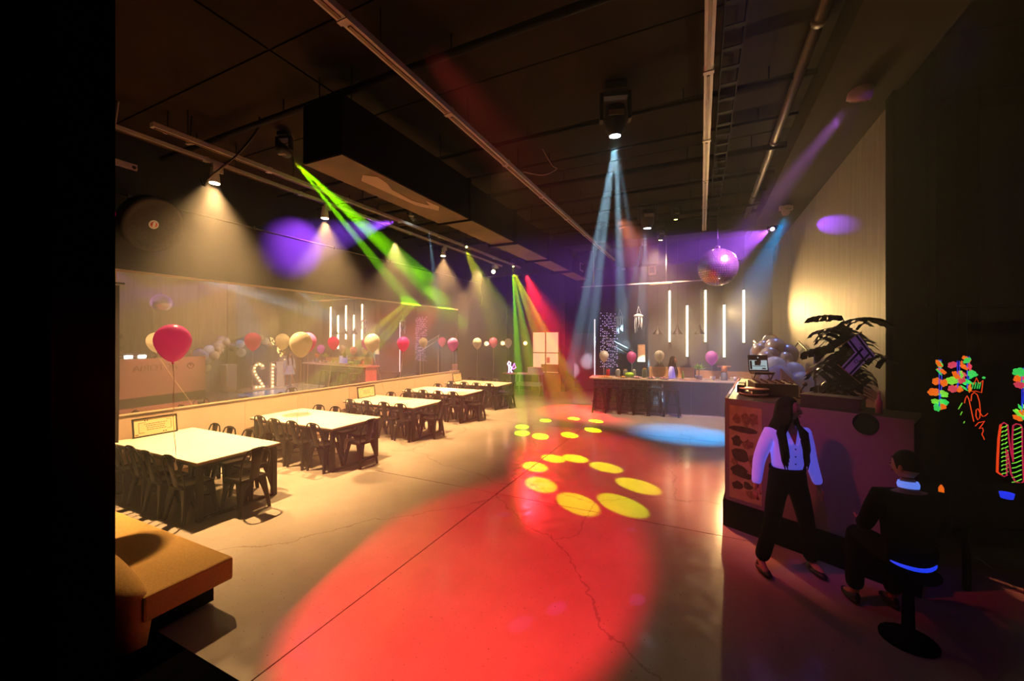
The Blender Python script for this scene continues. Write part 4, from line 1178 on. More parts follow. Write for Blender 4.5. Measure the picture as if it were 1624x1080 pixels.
# ------------------------------------------------------------------ booth
A = Vector((.29, 5.54)); Bq = Vector((1.72, 4.75)); Cq = Vector((.65, 8.4))
bt = thing('reception_booth', 'tall white fronted counter booth with a printed board, beside the woman', 'counter', (0, 0, 0))
inner = [(A.x, A.y), (Bq.x, Bq.y), (2.0, 5.35), (1.02, 5.85), (1.22, 8.4), (Cq.x, Cq.y)]
MB().prism(inner, .31, 1.49).obj('body', M['pitch'], bt)
kick = [(A.x - .05, A.y - .04), (Bq.x + .02, Bq.y - .07), (2.0, 5.3), (1.06, 5.9), (1.2, 8.4), (Cq.x - .05, Cq.y)]
MB().prism(kick, 0, .31).obj('kick_base', M['pitch'], bt)
MB().prism([(A.x + .01, A.y + .02), (Bq.x, Bq.y + .02), (1.99, 5.35), (1.03, 5.87), (1.22, 8.4), (Cq.x + .01, Cq.y)], 1.49, 1.53).obj('top', M['black_matte'], bt)
fd = (Bq - A).normalized(); fa = math.atan2(fd.y, fd.x); FL = (Bq - A).length
Tf = Matrix.Translation((A.x, A.y, 0)) @ Matrix.Rotation(fa, 4, 'Z')
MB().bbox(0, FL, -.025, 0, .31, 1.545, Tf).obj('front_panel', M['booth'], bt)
MB().bbox(.04, .40, -.03, -.025, .36, 1.47, Tf).obj('printed_board', M['booth_print'], bt)
# printed picture on the board: soft dark shapes of stacked hats and pots
pr = MB(); pm = MB()
def blob(mb, cx, cz, rx, rz, n=11, j=.25):
    vs = []
    for k in range(n):
        a = 2 * PI * k / n; q = 1 + random.uniform(-j, j)
        vs.append((cx + rx * q * math.cos(a), -.0325, cz + rz * q * math.sin(a)))
    mb.add([Tf @ Vector(v) for v in vs] + [Tf @ (Vector(v) + Vector((0, .002, 0))) for v in vs], [tuple(range(n)), tuple(range(n, 2 * n))[::-1]] + [(k, (k + 1) % n, n + (k + 1) % n, n + k) for k in range(n)])
for (cx, cz, rx, rz) in ((.2, 1.20, .15, .035), (.13, 1.05, .06, .06), (.17, .9, .09, .08), (.15, .72, .09, .06), (.2, .66, .13, .035), (.14, .52, .06, .05), (.25, .55, .05, .04)):
    blob(pr, cx, cz, rx, rz)
for (cx, cz, rx, rz) in ((.13, 1.32, .05, .06), (.22, 1.33, .05, .09), (.31, 1.34, .05, .08), (.26, 1.03, .06, .06), (.3, .85, .05, .07), (.1, .8, .04, .04), (.3, .46, .07, .05)):
    blob(pm, cx, cz, rx, rz)
pr.obj('print_shapes', M['print_dark'], bt); pm.obj('print_tints', M['print_mid'], bt)['kind'] = 'stuff'
sd = (Cq - A).normalized(); sa = math.atan2(sd.y, sd.x); SL = (Cq - A).length
Ts = Matrix.Translation((A.x, A.y, 0)) @ Matrix.Rotation(sa, 4, 'Z')
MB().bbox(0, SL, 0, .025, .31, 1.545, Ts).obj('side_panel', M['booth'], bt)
tm = text_mesh('lettering', 'VICTORIA', .30, M['logo'], .006)
o = piece(tm, 'lettering', Ts @ Vector((1.35, .034, 1.23)), bt, (PI / 2, 0, sa + PI))
rg_ = MB().tube([(.10 * math.cos(k * PI / 12), 0, .10 * math.sin(k * PI / 12)) for k in range(24)], .022, 6, closed=True)
rg_.tube([(-.045, 0, .05), (0, 0, -.03), (.045, 0, .05)], .014, 6)
o = rg_.obj('logo', M['logo'], bt); o.location = Ts @ Vector((2.38, .036, 1.24)); o.rotation_euler = (0, 0, sa)
# lamps on the booth, seen in the mirror
for k, u in enumerate((.62, .98)):
    p = Ts @ Vector((u, .12, 1.535)) if False else Ts @ Vector((u, -.12, 1.53))
    t = thing('flood_lamp', ['small white flood lamp on the booth edge, nearer the corner', 'small white flood lamp on the booth edge, farther along'][k], 'lamp', p, sa, 'flood lamps on the booth edge')
    MB().bbox(-.11, .11, -.04, .05, .03, .13).obj('housing', M['black_matte'], t, bevel=.006)
    MB().bbox(-.10, .10, .05, .055, .04, .12).obj('lens', M['lamp_white'], t)
    MB().bbox(-.03, .03, -.03, .03, 0, .03).obj('foot', M['black_matte'], t)
spot('side_panel_fill_light', (-1.6, 8.6, 4.9), (.5, 7.0, .9), 2600, (1, .26, .12), 40, .8, .1)  # unseen spot added to redden the side panel, not a booth lamp

# DJ gear on the booth
t = thing('laptop', 'open laptop with a lit screen on a stand at the booth', 'laptop', (.80, 7.15, 1.77), 2.4 - PI / 1)
t.rotation_euler = (0, 0, .28)
R = Matrix.Rotation(-.2, 4, 'X')
MB().bbox(-.14, .14, -.005, .005, 0, .25, R).obj('screen_case', M['black_matte'], t)
MB().bbox(-.125, .125, -.007, -.005, .02, .17, R).obj('screen', M['screen'], t)
MB().bbox(-.125, .125, -.0065, -.005, .18, .235, R).obj('screen_toolbar', M['screen_dark'], t)
ui = MB()
for (a, b_, c, d) in ((-.12, -.09, .03, .16), (-.05, .03, .09, .16), (-.02, .04, .12, .17), (-.08, .1, .075, .083), (.05, .1, .03, .05)):
    ui.bbox(a, b_, -.0085, -.007, c, d, R)
ui.obj('screen_windows', M['screen_dark'], t)
MB().ball((0, -.01, .21), (.012, .003, .012), 8, R).obj('screen_mark', M['lamp_white'] if False else M['screen'], t)
MB().bbox(-.14, .14, -.21, .0, -.015, 0).obj('keyboard_base', M['black_matte'], t)
t = thing('laptop_stand', 'black folding stand carrying the laptop', 'stand', (.80, 7.15, 1.53), .28)
MB().bbox(-.13, .13, -.2, .0, .205, .222).obj('shelf', M['black_matte'], t)
for sx in (-1, 1):
    MB().tube([(sx * .12, -.18, 0), (sx * .12, -.02, .21)], .01, 6).obj('leg', M['black_matte'], t)
    MB().tube([(sx * .12, 0, 0), (sx * .12, -.19, .21)], .01, 6).obj('leg', M['black_matte'], t)
t = thing('mixing_desk', 'black audio mixing desk with knobs on the booth top', 'mixer', (.86, 6.35, 1.53), .05)
MB().bbox(-.24, .24, -.28, .28, 0, .16).obj('case', M['black_matte'], t, bevel=.01)
kb = MB().lathe([(.014, 0), (.012, .02), (.001, .022)], 10).mesh('knob', M['bar_panel'])
for i in range(5):
    for j in range(6):
        piece(kb, 'knob', (-.18 + i * .09, -.22 + j * .085, .16), t)
t = thing('speaker_cabinet', 'black speaker cabinet behind the booth front', 'speaker', (.95, 6.0, 1.53), .1) if False else None
t = thing('curved_tray', 'pale curved tray at the booth corner', 'tray', (.62, 6.0, 1.53), .1)
MB().lathe([(.10, 0), (.16, .02), (.17, .04), (.155, .035), (.10, .015), (.001, .012)], 24, Matrix.Diagonal((1, .8, 1, 1))).obj('dish', M['white_metal'], t)
MB().lathe([(.12, .085), (.17, .09), (.17, .10), (.001, .10)], 24, Matrix.Diagonal((1, .8, 1, 1))).obj('lid', M['white_metal'], t)
MB().tube([(0, 0, .0), (0, 0, .09)], .02, 8).obj('stem', M['black_matte'], t)
t = thing('microphone', 'small microphone on a gooseneck behind the mixing desk', 'microphone', (1.12, 6.0, 1.53))
MB().lathe([(.05, 0), (.05, .015), (.012, .02)], 14).obj('base', M['black_matte'], t)
MB().tube([(0, 0, .02), (0, 0, .1), (.03, -.02, .16)], .008, 6).obj('neck', M['black_matte'], t)
MB().ball((.035, -.025, .18), .028, 10).obj('head', M['bar_panel'], t)
t = thing('storage_crate', 'dark violet crate on the booth between balloons and plant', 'crate', (1.30, 5.45, 1.53), -.45)
MB().bbox(-.26, .26, -.12, .12, 0, .10).obj('body', M['navy'], t, bevel=.006)
MB().bbox(-.27, .27, -.13, .13, .10, .12).obj('lid', M['navy'], t, bevel=.004)
t = thing('spray_bottle', 'slim pale bottle on the booth under the plant', 'bottle', (1.60, 5.15, 1.53))
MB().lathe([(.028, 0), (.03, .12), (.012, .15), (.014, .19)], 14).obj('body', M['fix_white'], t)
MB().lathe([(.016, .19), (.016, .22), (.001, .225)], 12).obj('cap', M['white_metal'], t)
t = thing('black_beret', 'round black beret hooked over the front edge of the booth', 'hat', (1.42, 4.885, 1.44), fa)
MB().ball((0, 0, 0), (.085, .045, .08), 18).obj('crown', M['pitch'], t)
MB().lathe([(.085, -.004), (.10, 0), (.085, .004)], 20, Matrix.Translation((0, .0, .02)) @ Matrix.Rotation(PI / 2, 4, 'X')).obj('brim', M['pitch'], t)
t = thing('wood_ramp', 'pale leaning board beside the balloon garland', 'board', (1.50, 8.3, 0), .25)
MB().add([(-.25, 0, 0), (.35, 0, 0), (.35, 0, 1.1), (-.25, 0, 1.75), (-.25, .04, 0), (.35, .04, 0), (.35, .04, 1.1), (-.25, .04, 1.75)], [(0, 1, 2, 3), (7, 6, 5, 4), (0, 4, 5, 1), (1, 5, 6, 2), (2, 6, 7, 3), (3, 7, 4, 0)]).obj('board', M['beige'], t)

# plant
t = thing('monstera_plant', 'tall dark split-leaf plant in a black pot behind the booth', 'plant', (1.57, 6.02, 0))
MB().lathe([(.15, 0), (.19, .5), (.20, .52), (.17, .5), (.001, .48)], 20).obj('pot', M['pitch'], t)
MB().tube([(0, 0, .45), (.02, 0, 1.2), (-.02, .02, 1.9), (.03, 0, 2.4)], .03, 8).obj('stem', M['stem'], t)
def leafmesh(L=.34, W=.27):
    mb = MB()
    N = 5
    for side in (-1, 1):
        for k in range(N):   # fingers of a split leaf, each a curved blade
            t0 = k / N; t1 = (k + .86) / N
            wd = W * math.sin(PI * (.12 + .80 * (t0 + .4 / N))) ** .7
            x0, x1 = t0 * L, t1 * L
            xo = .10 * L
            dz = -.09 * (t0 ** 2)
            mb.add([(x0, 0, dz), (x1, 0, dz), (x1 + xo * .9, side * wd * .62, dz - .03), (x0 + xo * .8, side * wd * .66, dz - .03), (x1 + xo * 1.3, side * wd, dz - .10), (x0 + xo * 1.2, side * wd * .92, dz - .09)],
                   [(0, 1, 2, 3), (3, 2, 4, 5)], True)
    mb.add([(0, -.02, 0.002), (L, -.006, -.085), (L, .006, -.085), (0, .02, .002)], [(0, 1, 2, 3)])
    return mb.mesh('leaf', M['leaf'])
lm = leafmesh()
LV = [(2.45, -.5, 3.6), (2.28, -.6, 2.9), (2.1, -.7, 3.4), (1.85, -.6, 4.0), (2.2, -.5, 4.9), (2.0, -.6, 5.5), (2.35, -.5, 5.0), (1.8, -.6, 2.5), (2.4, -.3, 1.4), (2.15, -.5, 4.4), (1.9, -.5, 5.0), (2.55, .15, 3.3), (2.5, .05, 5.0), (2.42, -.1, 2.4), (2.35, -.1, 4.2), (2.2, -.1, 3.0), (2.15, -.15, 5.4), (2.05, -.25, 2.2), (1.95, -.2, 1.3), (1.95, -.1, 3.7), (1.75, -.1, 3.1), (1.75, -.2, 1.4), (2.3, .1, 1.2), (1.7, -.1, 4.6), (2.5, .2, 5.2), (2.1, 0, 4.5)]
for z, pitch, a in LV:
    R_ = .08 + random.uniform(-.03, .05)
    d = Vector((math.cos(a), math.sin(a), 0))
    s1 = d * R_ + Vector((0, 0, z))
    MB().tube([(0, 0, z - .35), tuple(d * R_ * .5 + Vector((0, 0, z - .06))), tuple(s1)], .009, 5).obj('petiole', M['stem'], t)
    piece(lm, 'leaf', s1, t, (0, -pitch, a), (.86 + random.uniform(-.12, .15),) * 3)
# two small striped flags hung on the plant
for k, (x, y, z, ry) in enumerate(((1.55, 5.62, 2.02, -.85), (1.60, 5.64, 2.16, .95))):
    t = thing('hand_flag', ['white flag with dark stripes, lower of the two on the plant', 'white flag with dark stripes, upper of the two on the plant'][k], 'flag', (x, y, z))
    T = Matrix.Rotation(.35, 4, 'Z') @ Matrix.Rotation(ry, 4, 'Y')
    MB().bbox(-.15, .15, -.003, .003, -.07, .07, T).obj('cloth', M['flag'], t)
    for zz in (-.045, .045):
        MB().bbox(-.15, .15, -.005, .005, zz - .011, zz + .011, T).obj('stripe', M['flag_stripe'], t)
    for ph in (0, PI):
        MB().tube([(.026 * math.sin(ph + q * 2 * PI / 3), -.004, .026 * math.cos(ph + q * 2 * PI / 3)) for q in range(3)], .004, 4, closed=True, T=T).obj('star', M['flag_stripe'], t)
    MB().tube([(-.15, 0, -.2), (-.15, 0, .12)], .005, 5, T=T).obj('stick', M['wood'], t)

# balloon garland
bm_w = MB().ball((0, 0, 0), 1, 20).mesh('garland_balloon', M['bal_white'])
bm_c = MB().ball((0, 0, 0), 1, 20).mesh('garland_balloon', M['bal_chrome'])
GB = [('c', 1.05, 9.35, 1.98, .13), ('c', 1.13, 9.4, 2.06, .10), ('c', 1.32, 9.3, 2.02, .19), ('c', 1.13, 9.1, 1.80, .16), ('c', 1.22, 9.2, 1.86, .18), ('c', 1.52, 9.3, 1.90, .19), ('c', 1.45, 9.15, 1.80, .15),
      ('c', .98, 9.0, 1.72, .10), ('c', 1.05, 9.05, 1.58, .10), ('c', 1.02, 8.9, 1.48, .17), ('c', 1.1, 9.2, 1.66, .10), ('w', 1.25, 8.85, 1.66, .20), ('w', 1.26, 8.5, 1.50, .22), ('w', 1.13, 8.6, 1.42, .17),
      ('w', 1.55, 8.9, 1.58, .18), ('w', 1.62, 8.7, 1.40, .20), ('w', 1.12, 8.7, 1.25, .14), ('w', 1.35, 8.6, 1.18, .20), ('w', 1.5, 8.65, 1.12, .18), ('w', 1.2, 8.7, 1.0, .18), ('w', 1.1, 9.9, 1.9, .16), ('c', 1.3, 10.2, 2.0, .18),
      ('w', 1.4, 10.6, 2.1, .17), ('c', 1.45, 10.9, 2.15, .16), ('w', 1.5, 11.2, 2.0, .15), ('c', 1.2, 10.5, 1.85, .13), ('c', 1.55, 11.4, 1.85, .13), ('w', 1.2, 10.0, 1.55, .17), ('c', 1.4, 9.8, 1.75, .15)]
GB = [(c, x, y, z + .06, r) for c, x, y, z, r in GB]
t = thing('balloon_garland', 'cluster garland of white and chrome balloons by the side wall', 'balloons', (0, 0, 0))
for c, x, y, z, r in GB:
    piece(bm_w if c == 'w' else bm_c, 'garland_balloon', (x, y, z), t, (0, 0, 0), (r, r, r * 1.08))
MB().tube([(1.9, 9.0, 1.0), (1.95, 9.3, 1.9), (1.9, 10.4, 2.2), (1.9, 11.4, 1.9)], .02, 6).obj('support_wire', M['pipe'], t)
mb = MB()
for _ in range(26):
    a = random.random()
    mb.ball((1.15 + .3 * a, 11.2 + .9 * a, 2.2 - 1.0 * a + random.uniform(-.15, .1)), .016, 6)
o = mb.obj('fairy_bulbs', M['bulb'], t); o['kind'] = 'stuff'

# marquee numbers seen in the mirror
def marquee(label, loc, path, W=.15):
    t = thing('marquee_number', label, 'sign', loc)
    t.rotation_euler = (0, 0, -PI / 2)     # reads from the mirror side
    for i in range(len(path) - 1):
        pass
    mb = MB()
    P = [Vector((x, 0, z)) for x, z in path]
    vs = []; fs = []
    for i, p in enumerate(P):
        a = P[max(0, i - 1)]; b = P[min(len(P) - 1, i + 1)]
        d = (b - a).normalized(); n_ = Vector((-d.z, 0, d.x))
        for yy in (-.06, .06):
            vs += [p + n_ * W / 2 + Vector((0, yy, 0)), p - n_ * W / 2 + Vector((0, yy, 0))]
    for i in range(len(P) - 1):
        a = i * 4; b = a + 4
        fs += [(a, a + 1, b + 1, b), (a + 2, b + 2, b + 3, a + 3), (a, b, b + 2, a + 2), (a + 1, a + 3, b + 3, b + 1)]
    fs += [(0, 2, 3, 1), (len(vs) - 4, len(vs) - 3, len(vs) - 1, len(vs) - 2)]
    mb.add(vs, fs).obj('letter_body', M['white'], t)
    bl = MB().ball((0, 0, 0), .028, 8).mesh('bulb', M['bulb'])
    L = 0
    step = .155; acc = 0
    for i in range(len(P) - 1):
        seg = (P[i + 1] - P[i]); l = seg.length; q = 0
        while acc + (l - q) >= step:
            q += step - acc; acc = 0
            piece(bl, 'bulb', P[i] + seg * (q / l) + Vector((0, -.085, 0)), t)
        acc += l - q
    return t
# local x runs to the reader's right; the reader stands on the -X side
two = [(-.2, .82), (-.16, .98), (0, 1.07), (.17, .98), (.2, .80), (.12, .6), (-.02, .38), (-.2, .08), (0, .08), (.24, .08)]
one = [(-.14, .85), (.0, 1.05), (.0, .6), (.0, .0)]
marquee('white marquee number one with warm bulbs beside the balloon garland', (1.15, 11.25, .05), one)
marquee('white marquee number two with warm bulbs beside the balloon garland', (1.15, 10.65, .05), two)
t = thing('low_platform', 'low glossy white platform under the marquee numbers', 'platform', (1.3, 10.8, 0))
MB().bbox(-.5, .6, -.9, .9, 0, .05).obj('deck', M['white'], t)
for k, (y, h) in enumerate(((9.75, 1.1), (11.85, 1.1))):
    t = thing('display_plinth', ['tall white display plinth next to the number two', 'tall white display plinth next to the number one'][k], 'plinth', (1.6, y, 0))
    MB().bbox(-.2, .2, -.2, .2, 0, h).obj('body', M['white'], t, bevel=.006)
    MB().bbox(-.21, .21, -.21, .21, h, h + .02).obj('cap', M['white'], t)

# ------------------------------------------------------------------ neon room
nb = thing('neon_drawing_board', 'black board with neon painted number twelve, crown and striped letters', 'board', (0, 0, 0), YAW)
D0 = 4.30; S = D0 / 632
def NP(px, py, off=0):    # drawing coordinates on the board
    return ((px - 812) * S, D0 - off, 2.28 - (py - 536) * S)
MB().bbox((1482 - 812) * S, (1760 - 812) * S, D0 + .0, D0 + .04, .2, 2.0).obj('board', M['pitch'], nb)
def stroke(pts, m, r=.004, closed=False, nm='paint_line'):
    return MB().tube([NP(x, y, .012) for x, y in pts], r, 5, closed=closed).obj(nm, M[m], nb)
def C7(p): return [(1424 + x / 3.6, 540 + y / 3.6) for x, y in p]
stroke(C7([(375, 357), (380, 330), (390, 315), (400, 335), (412, 390), (420, 430), (428, 462)]), 'uv_red')
stroke(C7([(412, 345), (415, 310), (430, 295), (448, 310), (460, 350), (465, 400), (462, 440), (450, 452), (440, 430), (442, 395), (452, 388), (462, 410), (478, 432), (492, 430), (508, 415)]), 'uv_red')
stroke(C7([(436, 488), (455, 468), (490, 460), (475, 480), (458, 502), (478, 498), (482, 515), (474, 535), (484, 552), (488, 565)]), 'uv_red')
stroke(C7([(412, 290), (408, 232), (428, 250), (443, 212), (458, 245), (480, 228), (472, 297), (440, 288)]), 'uv_red', closed=True)
for x in (418, 432, 446, 458):
    stroke(C7([(x, 275), (x + 5, 255), (x + 8, 238)]), 'uv_green', .004)
for x, y in ((407, 213), (443, 195), (485, 212)):
    MB().ball(NP(*C7([(x, y)])[0], .012), .013, 8).obj('paint_dot', M['uv_green'], nb)
for a in ([(340, 392), (362, 355)], [(352, 425), (362, 405)], [(370, 472), (376, 460)]):
    stroke(C7(a), 'uv_lime', .004)
stroke(C7([(575, 760), (562, 745), (566, 650), (572, 560), (580, 480), (600, 468), (620, 480), (628, 560), (640, 640), (652, 690), (648, 560), (652, 485), (670, 475), (695, 480), (704, 500), (705, 620), (714, 800), (700, 815), (665, 805), (640, 760), (622, 640), (612, 620), (616, 700), (615, 770), (600, 775), (575, 760)]), 'uv_magenta', .007)
stroke(C7([(582, 478), (570, 560), (564, 680), (562, 750), (580, 762)]), 'uv_red', .010)
stroke(C7([(724, 540), (722, 600), (726, 660), (740, 720), (760, 740), (790, 700), (800, 600), (790, 520), (765, 490), (740, 495), (724, 540)]), 'uv_magenta', .007)
for k in range(12):
    y = 500 + k * 24
    if y < 770: stroke(C7([(586, y), (596, y - 8), (608, y - 8), (618 + (k > 4) * 6, y - 18)]), 'uv_lime', .005)
    y2 = 505 + k * 27
    if y2 < 815: stroke(C7([(654 - (k > 6) * 8, y2 + 6), (668, y2 + 2), (682, y2 - 4), (700, y2 - 12)]), 'uv_lime', .005)
for k in range(7):
    stroke(C7([(732, 530 + k * 27), (750, 522 + k * 27), (785, 515 + k * 27)]), 'uv_lime', .005)
# flower garlands
fm = {}
for m in ('uv_orange', 'uv_green', 'uv_lime', 'uv_pink'):
    mb = MB()
    for k in range(6):
        a = k * PI / 3
        c = Vector((.024 * math.cos(a), .024 * math.sin(a), .004 * (k % 2)))
        mb.ball(c, (.018, .018, .005), 8)
    mb.ball((0, 0, .004), (.02, .02, .008), 8)
    fm[m] = mb.mesh('flower', M[m])
def lei(label, px, pys, cols, dx=0):
    x0, _, _ = NP(px, 540)
    t = thing('flower_garland', label, 'garland', (0, 0, 0), YAW, 'neon flower garlands')
    zt = NP(px, pys[0])[2]; zb = NP(px, pys[-1])[2]
    y0 = D0 - .12
    MB().tube([(x0, y0, zt + .04), (x0 - .02, y0 - .02, (zt + zb) / 2), (x0, y0, zb), (x0 + .05, y0 + .02, (zt + zb) / 2), (x0 + .02, y0, zt + .04)], .0035, 5).obj('thread', M['uv_blue'], t)
    for k, py in enumerate(pys):
        for s_ in (-1, 1):
            m = cols[(k + (s_ > 0)) % len(cols)]
            z = NP(px, py)[2]
            piece(fm[m], 'flower', (x0 + s_ * .028 + random.uniform(-.02, .02), y0 + random.uniform(-.02, .02), z + random.uniform(-.01, .01)), t,
                  (random.uniform(.8, 1.7), random.uniform(-.6, .6), random.uniform(0, 3)), (random.uniform(.95, 1.25),) * 3)
    MB().tube([(x0, y0, zt + .04), (x0, y0, 2.6)], .002, 4).obj('hanging_thread', M['cable_black'], t)
OG = ['uv_orange', 'uv_green', 'uv_orange', 'uv_lime']
lei('neon flower garland nearest the black column', 1471, [575, 588, 604, 621, 634, 643], ['uv_orange', 'uv_green', 'uv_orange', 'uv_orange', 'uv_lime', 'uv_green'])
lei('neon flower garland just beside the first, short', 1499, [577, 592, 601, 615], ['uv_pink', 'uv_orange', 'uv_lime'])
lei('neon flower garland above the painted number twelve', 1514, [570, 580, 592, 604, 614], ['uv_green', 'uv_orange', 'uv_pink', 'uv_green'])
lei('neon flower garland left of the pair over the striped letters', 1598, [588, 598, 608, 642, 652, 659], ['uv_green', 'uv_orange', 'uv_pink', 'uv_green', 'uv_lime', 'uv_orange'])
lei('neon flower garland at the frame edge over the striped letters', 1615, [578, 588, 600, 608, 620, 648, 657], ['uv_pink', 'uv_orange', 'uv_lime', 'uv_green', 'uv_orange'])
t = thing('garland_rail', 'black rail from which the neon garlands hang', 'rail', (0, 0, 0), YAW)
MB().tube([((1450 - 812) * S, D0 - .12, 2.6), ((1760 - 812) * S, D0 - .12, 2.6)], .012, 6).obj('bar', M['pitch'], t)
for px in (1455, 1750):
    MB().tube([((px - 812) * S, D0 - .12, 2.6), ((px - 812) * S, D0 - .12, 5.39)], .01, 6).obj('rod', M['pitch'], t)
t = thing('party_table', 'dark table with glowing odds and ends before the neon board', 'table', (0, 0, 0), YAW)
MB().bbox((1410 - 812) * S, (1640 - 812) * S, D0 - .75, D0 - .15, .74, .77).obj('top', M['pitch'], t)
for px in (1416, 1630):
    for dy in (.7, .2):
        MB().bbox((px - 812) * S - .02, (px - 812) * S + .02, D0 - dy - .02, D0 - dy + .02, 0, .74).obj('leg', M['pitch'], t)
Rz = Matrix.Rotation(YAW, 4, 'Z')
def fr(l, d, z): return Rz @ Vector((l, d, z))
lat('glow_cup', 'small glowing blue cup on the dark party table', 'cup', fr(4.66, 3.75, .771), [('body', [(.04, 0), (.05, .05), (.045, .05), (.03, .005)], 'uv_blue', (0, 0, 0))])
lat('glow_candle', 'small orange glowing candle on the dark party table', 'candle', fr(4.15, 3.85, .771), [('body', [(.02, 0), (.02, .06), (.005, .09)], 'uv_orange', (0, 0, 0))])

# ------------------------------------------------------------------ people
def skin(name, verts, edges, radii, m, parent=None, sub=2, extra=None):
    me = bpy.data.meshes.new(name + '_sk')
    me.from_pydata([Vector(v) for v in verts], edges, [])
    o = bpy.data.objects.new(name + '_sk', me)
    C.objects.link(o)
    o.modifiers.new('s', 'SKIN')
    sv = me.skin_vertices[0].data
    for i, r in enumerate(radii):
        sv[i].radius = r if isinstance(r, tuple) else (r, r)
        sv[i].use_root = (i == 0)
    sb = o.modifiers.new('u', 'SUBSURF'); sb.levels = sub; sb.render_levels = sub
    dg = bpy.context.evaluated_depsgraph_get(); dg.update()
    res = bpy.data.meshes.new_from_object(o.evaluated_get(dg))
    C.objects.unlink(o); bpy.data.objects.remove(o)
    if extra is not None:
        bm = bmesh.new(); bm.from_mesh(res)
        k = [bm.verts.new(v) for v in extra.v]
        for f, s_ in zip(extra.f, extra.sm):
            try: bm.faces.new([k[i] for i in f])
            except ValueError: pass
        bmesh.ops.recalc_face_normals(bm, faces=bm.faces)
        bm.to_mesh(res); bm.free()
    res.name = name
    for p in res.polygons: p.use_smooth = True
    res.materials.clear(); res.materials.append(m)
    ob = bpy.data.objects.new(name, res); C.objects.link(ob)
    if parent is not None: ob.parent = parent
    return ob

def head_mb(hc, yaw, pitch=0, s=1.0):
    """A head: egg with brow, nose, lips and ears; faces local +Y before rotation."""
    T = Matrix.Translation(hc) @ Matrix.Rotation(yaw, 4, 'Z') @ Matrix.Rotation(pitch, 4, 'X') @ Matrix.Scale(s, 4)
    mb = MB()
    vs = []; fs = []
    nu, nv = 20, 14
    for i in range(nv + 1):
        ph = PI * i / nv
        for k in range(nu):
            t = 2 * PI * k / nu
            r = max(math.sin(ph), .002)
            x = .073 * r * math.cos(t); y = .092 * r * math.sin(t); z = .112 * math.cos(ph)
            if z < 0:
                x *= 1 - .42 * (-z / .112) ** 1.4
                if y < 0: y *= 1 - .45 * (-z / .112)
                else: y *= 1 - .12 * (-z / .112)
            if y > .05 and abs(x) < .02 and -.035 < z < .01: y += .018 * (1 - abs(x) / .02)
            vs.append((x, y, z))
    for i in range(nv):
        for k in range(nu):
            fs.append((i * nu + k, (i + 1) * nu + k, (i + 1) * nu + (k + 1) % nu, i * nu + (k + 1) % nu))
    mb.add(vs, fs, True, T)
    mb.add([(-.012, .088, -.03), (.012, .088, -.03), (0, .115, -.028), (0, .09, .012)], [(0, 1, 2), (0, 2, 3), (1, 3, 2), (0, 3, 1)], True, T)
    for sx in (-1, 1):
        mb.ball((sx * .075, -.005, -.012), (.01, .018, .03), 8, T)
    return mb, T

